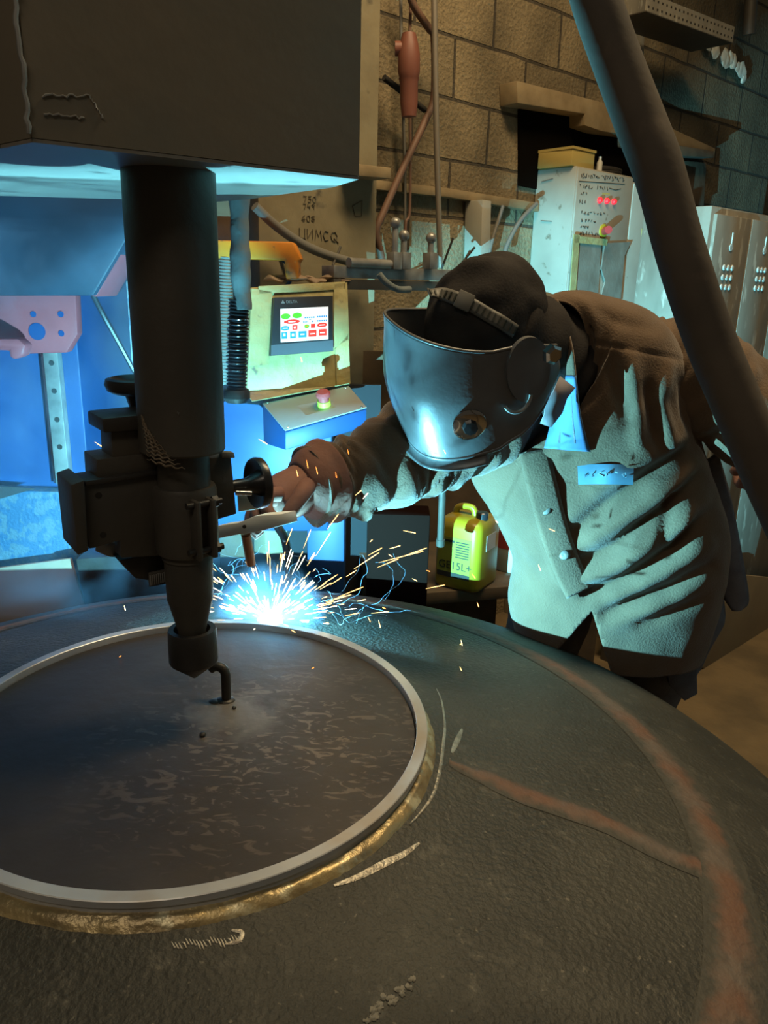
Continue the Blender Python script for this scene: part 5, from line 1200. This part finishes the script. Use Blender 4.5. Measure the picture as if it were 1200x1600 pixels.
# ------------------------------------------------------------------ arc, sparks, fume
AGM = bpy.data.materials.new('arc_plasma'); AGM.use_nodes = True      # luminous gas: gives off light and lets light through
_nt = AGM.node_tree; _nt.nodes.clear()
_o = _nt.nodes.new('ShaderNodeOutputMaterial'); _e = _nt.nodes.new('ShaderNodeEmission'); _t = _nt.nodes.new('ShaderNodeBsdfTransparent'); _a = _nt.nodes.new('ShaderNodeAddShader')
_e.inputs[0].default_value = (0.75, 0.93, 1.0, 1); _e.inputs[1].default_value = 40.0
_nt.links.new(_e.outputs[0], _a.inputs[0]); _nt.links.new(_t.outputs[0], _a.inputs[1]); _nt.links.new(_a.outputs[0], _o.inputs['Surface'])
o = link('welding_arc', MB().ball(ARC + V((0.0, 0.003, 0.020)), 0.012, 10, (2.0, 1.1, 1.2)), AGM); tag(o, 'blinding blue white welding arc at the far edge of the ring', 'arc')
EM = [emat('spark_white', (1.0, 0.84, 0.58), 9.0), emat('spark_amber', (1.0, 0.52, 0.16), 4.5), emat('spark_orange', (1.0, 0.30, 0.05), 2.6)]
def spark_mesh(name, r, m):
    b = bmesh.new(); mb = MB().tube([V((0, 0, -0.5)), V((0, 0, -0.3)), V((0, 0, 0.2)), V((0, 0, 0.42)), V((0, 0, 0.5))], [r * 0.15, r * 0.5, r, r * 0.9, r * 0.2], 6)
    vv = [b.verts.new(p) for p in mb.v]
    for f in mb.f: b.faces.new([vv[i] for i in f])
    me = bpy.data.meshes.new(name); b.to_mesh(me); b.free(); me.materials.append(m); return me
SM = [spark_mesh('spark', 0.0007, EM[0]), spark_mesh('spark', 0.00075, EM[1]), spark_mesh('spark', 0.0008, EM[2])]
random.seed(77)
A0 = ARC + V((0.0, 0.004, 0.018))
def put_spark(p, d, ln, kind, label, group):
    o = bpy.data.objects.new('spark', SM[kind]); COL.objects.link(o)
    o.location = p; o.rotation_mode = 'QUATERNION'; o.rotation_quaternion = V((0, 0, 1)).rotation_difference(d); o.scale = (1, 1, ln)
    return tag(o, label, 'spark', group)
n_ = 0
while n_ < 240:
    d = V((random.gauss(0.08, 0.75), random.uniform(-0.55, 0.25), random.uniform(0.10, 1.0))).normalized()
    r = 0.012 + 0.155 * random.random() ** 1.2
    p = A0 + d * r - ZU * (r * r * 0.5)
    q = p - AX
    if math.hypot(q.x, q.y) < 0.385 and p.z < RINGZ + 0.012: continue
    put_spark(p, (d - ZU * r * 0.9).normalized(), 0.006 + 0.030 * random.random() * (0.4 + r * 5), 0 if r < 0.09 or random.random() < 0.3 else 1, 'bright spark streaking up from the welding arc', 'sparks in the fan above the arc'); n_ += 1
FAR = [(640, 831, 20, 4, 1), (627, 870, 70, -18, 1), (650, 862, 34, -12, 1), (617, 855, 18, -5, 1), (586, 862, 22, -12, 1), (573, 876, 40, -26, 1), (606, 880, 34, -14, 1), (594, 957, 28, -2, 1), (680, 917, 30, -6, 1), (593, 975, 3, 12, 1), (720, 1004, 2, 12, 1), (718, 1046, 3, 10, 2), (747, 945, 3, 8, 2), (577, 968, 4, 8, 2), (648, 906, 8, 4, 1), (669, 892, 6, 2, 2), (565, 938, 14, -3, 1), (548, 925, 40, -16, 1), (532, 934, 34, -10, 1), (549, 896, 16, -10, 1), (525, 908, 18, -12, 1), (505, 850, 24, -38, 1), (480, 842, 12, -30, 1), (452, 838, 10, -26, 1), (520, 815, 18, -24, 1), (411, 690, 14, 8, 1), (155, 695, 14, 9, 1), (195, 950, 2, 8, 1), (148, 1010, 2, 12, 2), (471, 562, 2, 8, 1), (862, 828, 10, 4, 1), (843, 887, 4, 10, 1), (776, 815, 4, 4, 0), (480, 725, 3, 14, 2), (495, 735, 3, 12, 2), (465, 742, 4, 16, 1), (544, 706, 2, 8, 2), (560, 770, 10, -8, 1), (571, 775, 8, -9, 0), (525, 742, 2, 10, 2), (667, 690, 4, -6, 2), (695, 706, 3, 6, 2), (580, 845, 4, -4, 1), (740, 900, 6, 8, 2), (610, 868, 6, 4, 1), (600, 950, 6, 3, 2), (186, 1027, 4, 1, 2), (487, 1045, 4, 1, 2), (718, 1012, 7, 3, 2), (443, 870, 4, 10, 1), (550, 960, 24, -5, 1)]
for x, y, dx, dy, kind in FAR:
    Y = ARC.y + random.uniform(-0.06, 0.10) if y < 985 else None
    if y > 985:
        a, b = onray_dome(x, y), onray_dome(x + dx, y + dy) + ZU * 0.01
        a = a + ZU * 0.006
        if math.hypot(a.x - AX.x, a.y - AX.y) < 0.36: a = atz(x, y, RINGZ - 0.008); b = atz(x + dx, y + dy, RINGZ)
        if kind == 2 and abs(dy) < 4: b = a + V((0.004, 0, 0.003))
    else:
        if x > 820: Y = 1.42
        a, b = at(x - dx / 2, y - dy / 2, Y), at(x + dx / 2, y + dy / 2, Y)
    put_spark((a + b) / 2, (b - a).normalized(), max((b - a).length, 0.004), kind, 'stray glowing spark flying clear of the spark fan', 'stray sparks')
fumes = []
for k in range(34):
    p = A0 + V((random.uniform(-0.09, 0.10), random.uniform(-0.03, 0.06), random.uniform(0.03, 0.13))); pts_ = [p]
    if k >= 26: p = A0 + V((random.uniform(0.05, 0.20), random.uniform(0, 0.05), random.uniform(0.02, 0.06))); pts_ = [p]
    d = V((random.uniform(-1, 1), random.uniform(-0.5, 0.5), random.uniform(-0.6, 1))).normalized()
    if k >= 26: d = V((1, 0, random.uniform(-0.2, 0.5))).normalized()
    for j in range(9 if k < 26 else 14):
        d = (d + V((random.gauss(0, 0.33), random.gauss(0, 0.2), random.gauss(0, 0.33)))).normalized(); p = p + d * 0.010
        if p.z < RINGZ - 0.01: d.z = abs(d.z); p.z = RINGZ - 0.01
        pts_.append(p)
    o = link('fume_thread', MB().tube(sub(pts_, 4), 0.00017, 5), M['wire_white']); tag(o, 'thin curling white fume thread hanging round the arc', 'fume', 'fume threads round the arc')

# welding smoke: hangs behind the column, thins out towards the welder
sm = bpy.data.materials.new('welding_smoke'); sm.use_nodes = True
nt = sm.node_tree; N = nt.nodes; L = nt.links; N.clear()
out = N.new('ShaderNodeOutputMaterial'); vp = N.new('ShaderNodeVolumePrincipled'); L.new(vp.outputs[0], out.inputs['Volume'])
vp.inputs['Color'].default_value = (0.42, 0.66, 1.0, 1); vp.inputs['Anisotropy'].default_value = 0.1
tc = N.new('ShaderNodeTexCoord')
nz = N.new('ShaderNodeTexNoise'); nz.inputs['Scale'].default_value = 4.2; nz.inputs['Detail'].default_value = 5; nz.inputs['Distortion'].default_value = 1.0; L.new(tc.outputs['Object'], nz.inputs['Vector'])
r1 = N.new('ShaderNodeMapRange'); r1.inputs['From Min'].default_value = 0.47; r1.inputs['From Max'].default_value = 0.64; L.new(nz.outputs['Fac'], r1.inputs['Value'])
sp = N.new('ShaderNodeSeparateXYZ'); L.new(tc.outputs['Object'], sp.inputs[0])
r2 = N.new('ShaderNodeMapRange'); r2.inputs['From Min'].default_value = 0.22; r2.inputs['From Max'].default_value = -0.30; r2.interpolation_type = 'SMOOTHSTEP'; L.new(sp.outputs['X'], r2.inputs['Value'])
r3 = N.new('ShaderNodeMapRange'); r3.inputs['From Min'].default_value = 0.02; r3.inputs['From Max'].default_value = 0.30; r3.interpolation_type = 'SMOOTHSTEP'; L.new(sp.outputs['Y'], r3.inputs['Value'])
ml = N.new('ShaderNodeMath'); ml.operation = 'MULTIPLY'; L.new(r1.outputs[0], ml.inputs[0]); L.new(r2.outputs[0], ml.inputs[1])
mm = N.new('ShaderNodeMath'); mm.operation = 'MULTIPLY'; L.new(ml.outputs[0], mm.inputs[0]); L.new(r3.outputs[0], mm.inputs[1])
# smoke thickened at the arc, added to stand in for its bloom
ds = N.new('ShaderNodeVectorMath'); ds.operation = 'DISTANCE'; L.new(tc.outputs['Object'], ds.inputs[0])
SO = V((-0.30, 1.12, RINGZ - 0.005))
ds.inputs[1].default_value = ARC + V((0, 0, 0.03)) - SO
r4 = N.new('ShaderNodeMapRange'); r4.inputs['From Min'].default_value = 0.115; r4.inputs['From Max'].default_value = 0.0; r4.interpolation_type = 'SMOOTHSTEP'; r4.inputs['To Max'].default_value = 30.0; L.new(ds.outputs['Value'], r4.inputs['Value'])
ma = N.new('ShaderNodeMath'); ma.operation = 'MULTIPLY_ADD'; ma.inputs[1].default_value = 0.62; L.new(mm.outputs[0], ma.inputs[0]); L.new(r4.outputs[0], ma.inputs[2])
L.new(ma.outputs[0], vp.inputs['Density'])
smb = MB().prism([V((-1.7, 1.12, RINGZ - 0.004)), V((0.0, 1.12, RINGZ - 0.004)), V((0.02, 2.0, RINGZ - 0.004)), V((-1.7, 2.0, RINGZ - 0.004))], ZU * 0.72)
so = link('welding_smoke', smb, sm, origin=SO)
tag(so, 'blue welding smoke drifting behind the dark column', 'smoke', kind='stuff')
sm.cycles.homogeneous_volume = False
sc.cycles.volume_step_rate = 3.0
sc.cycles.volume_max_steps = 64
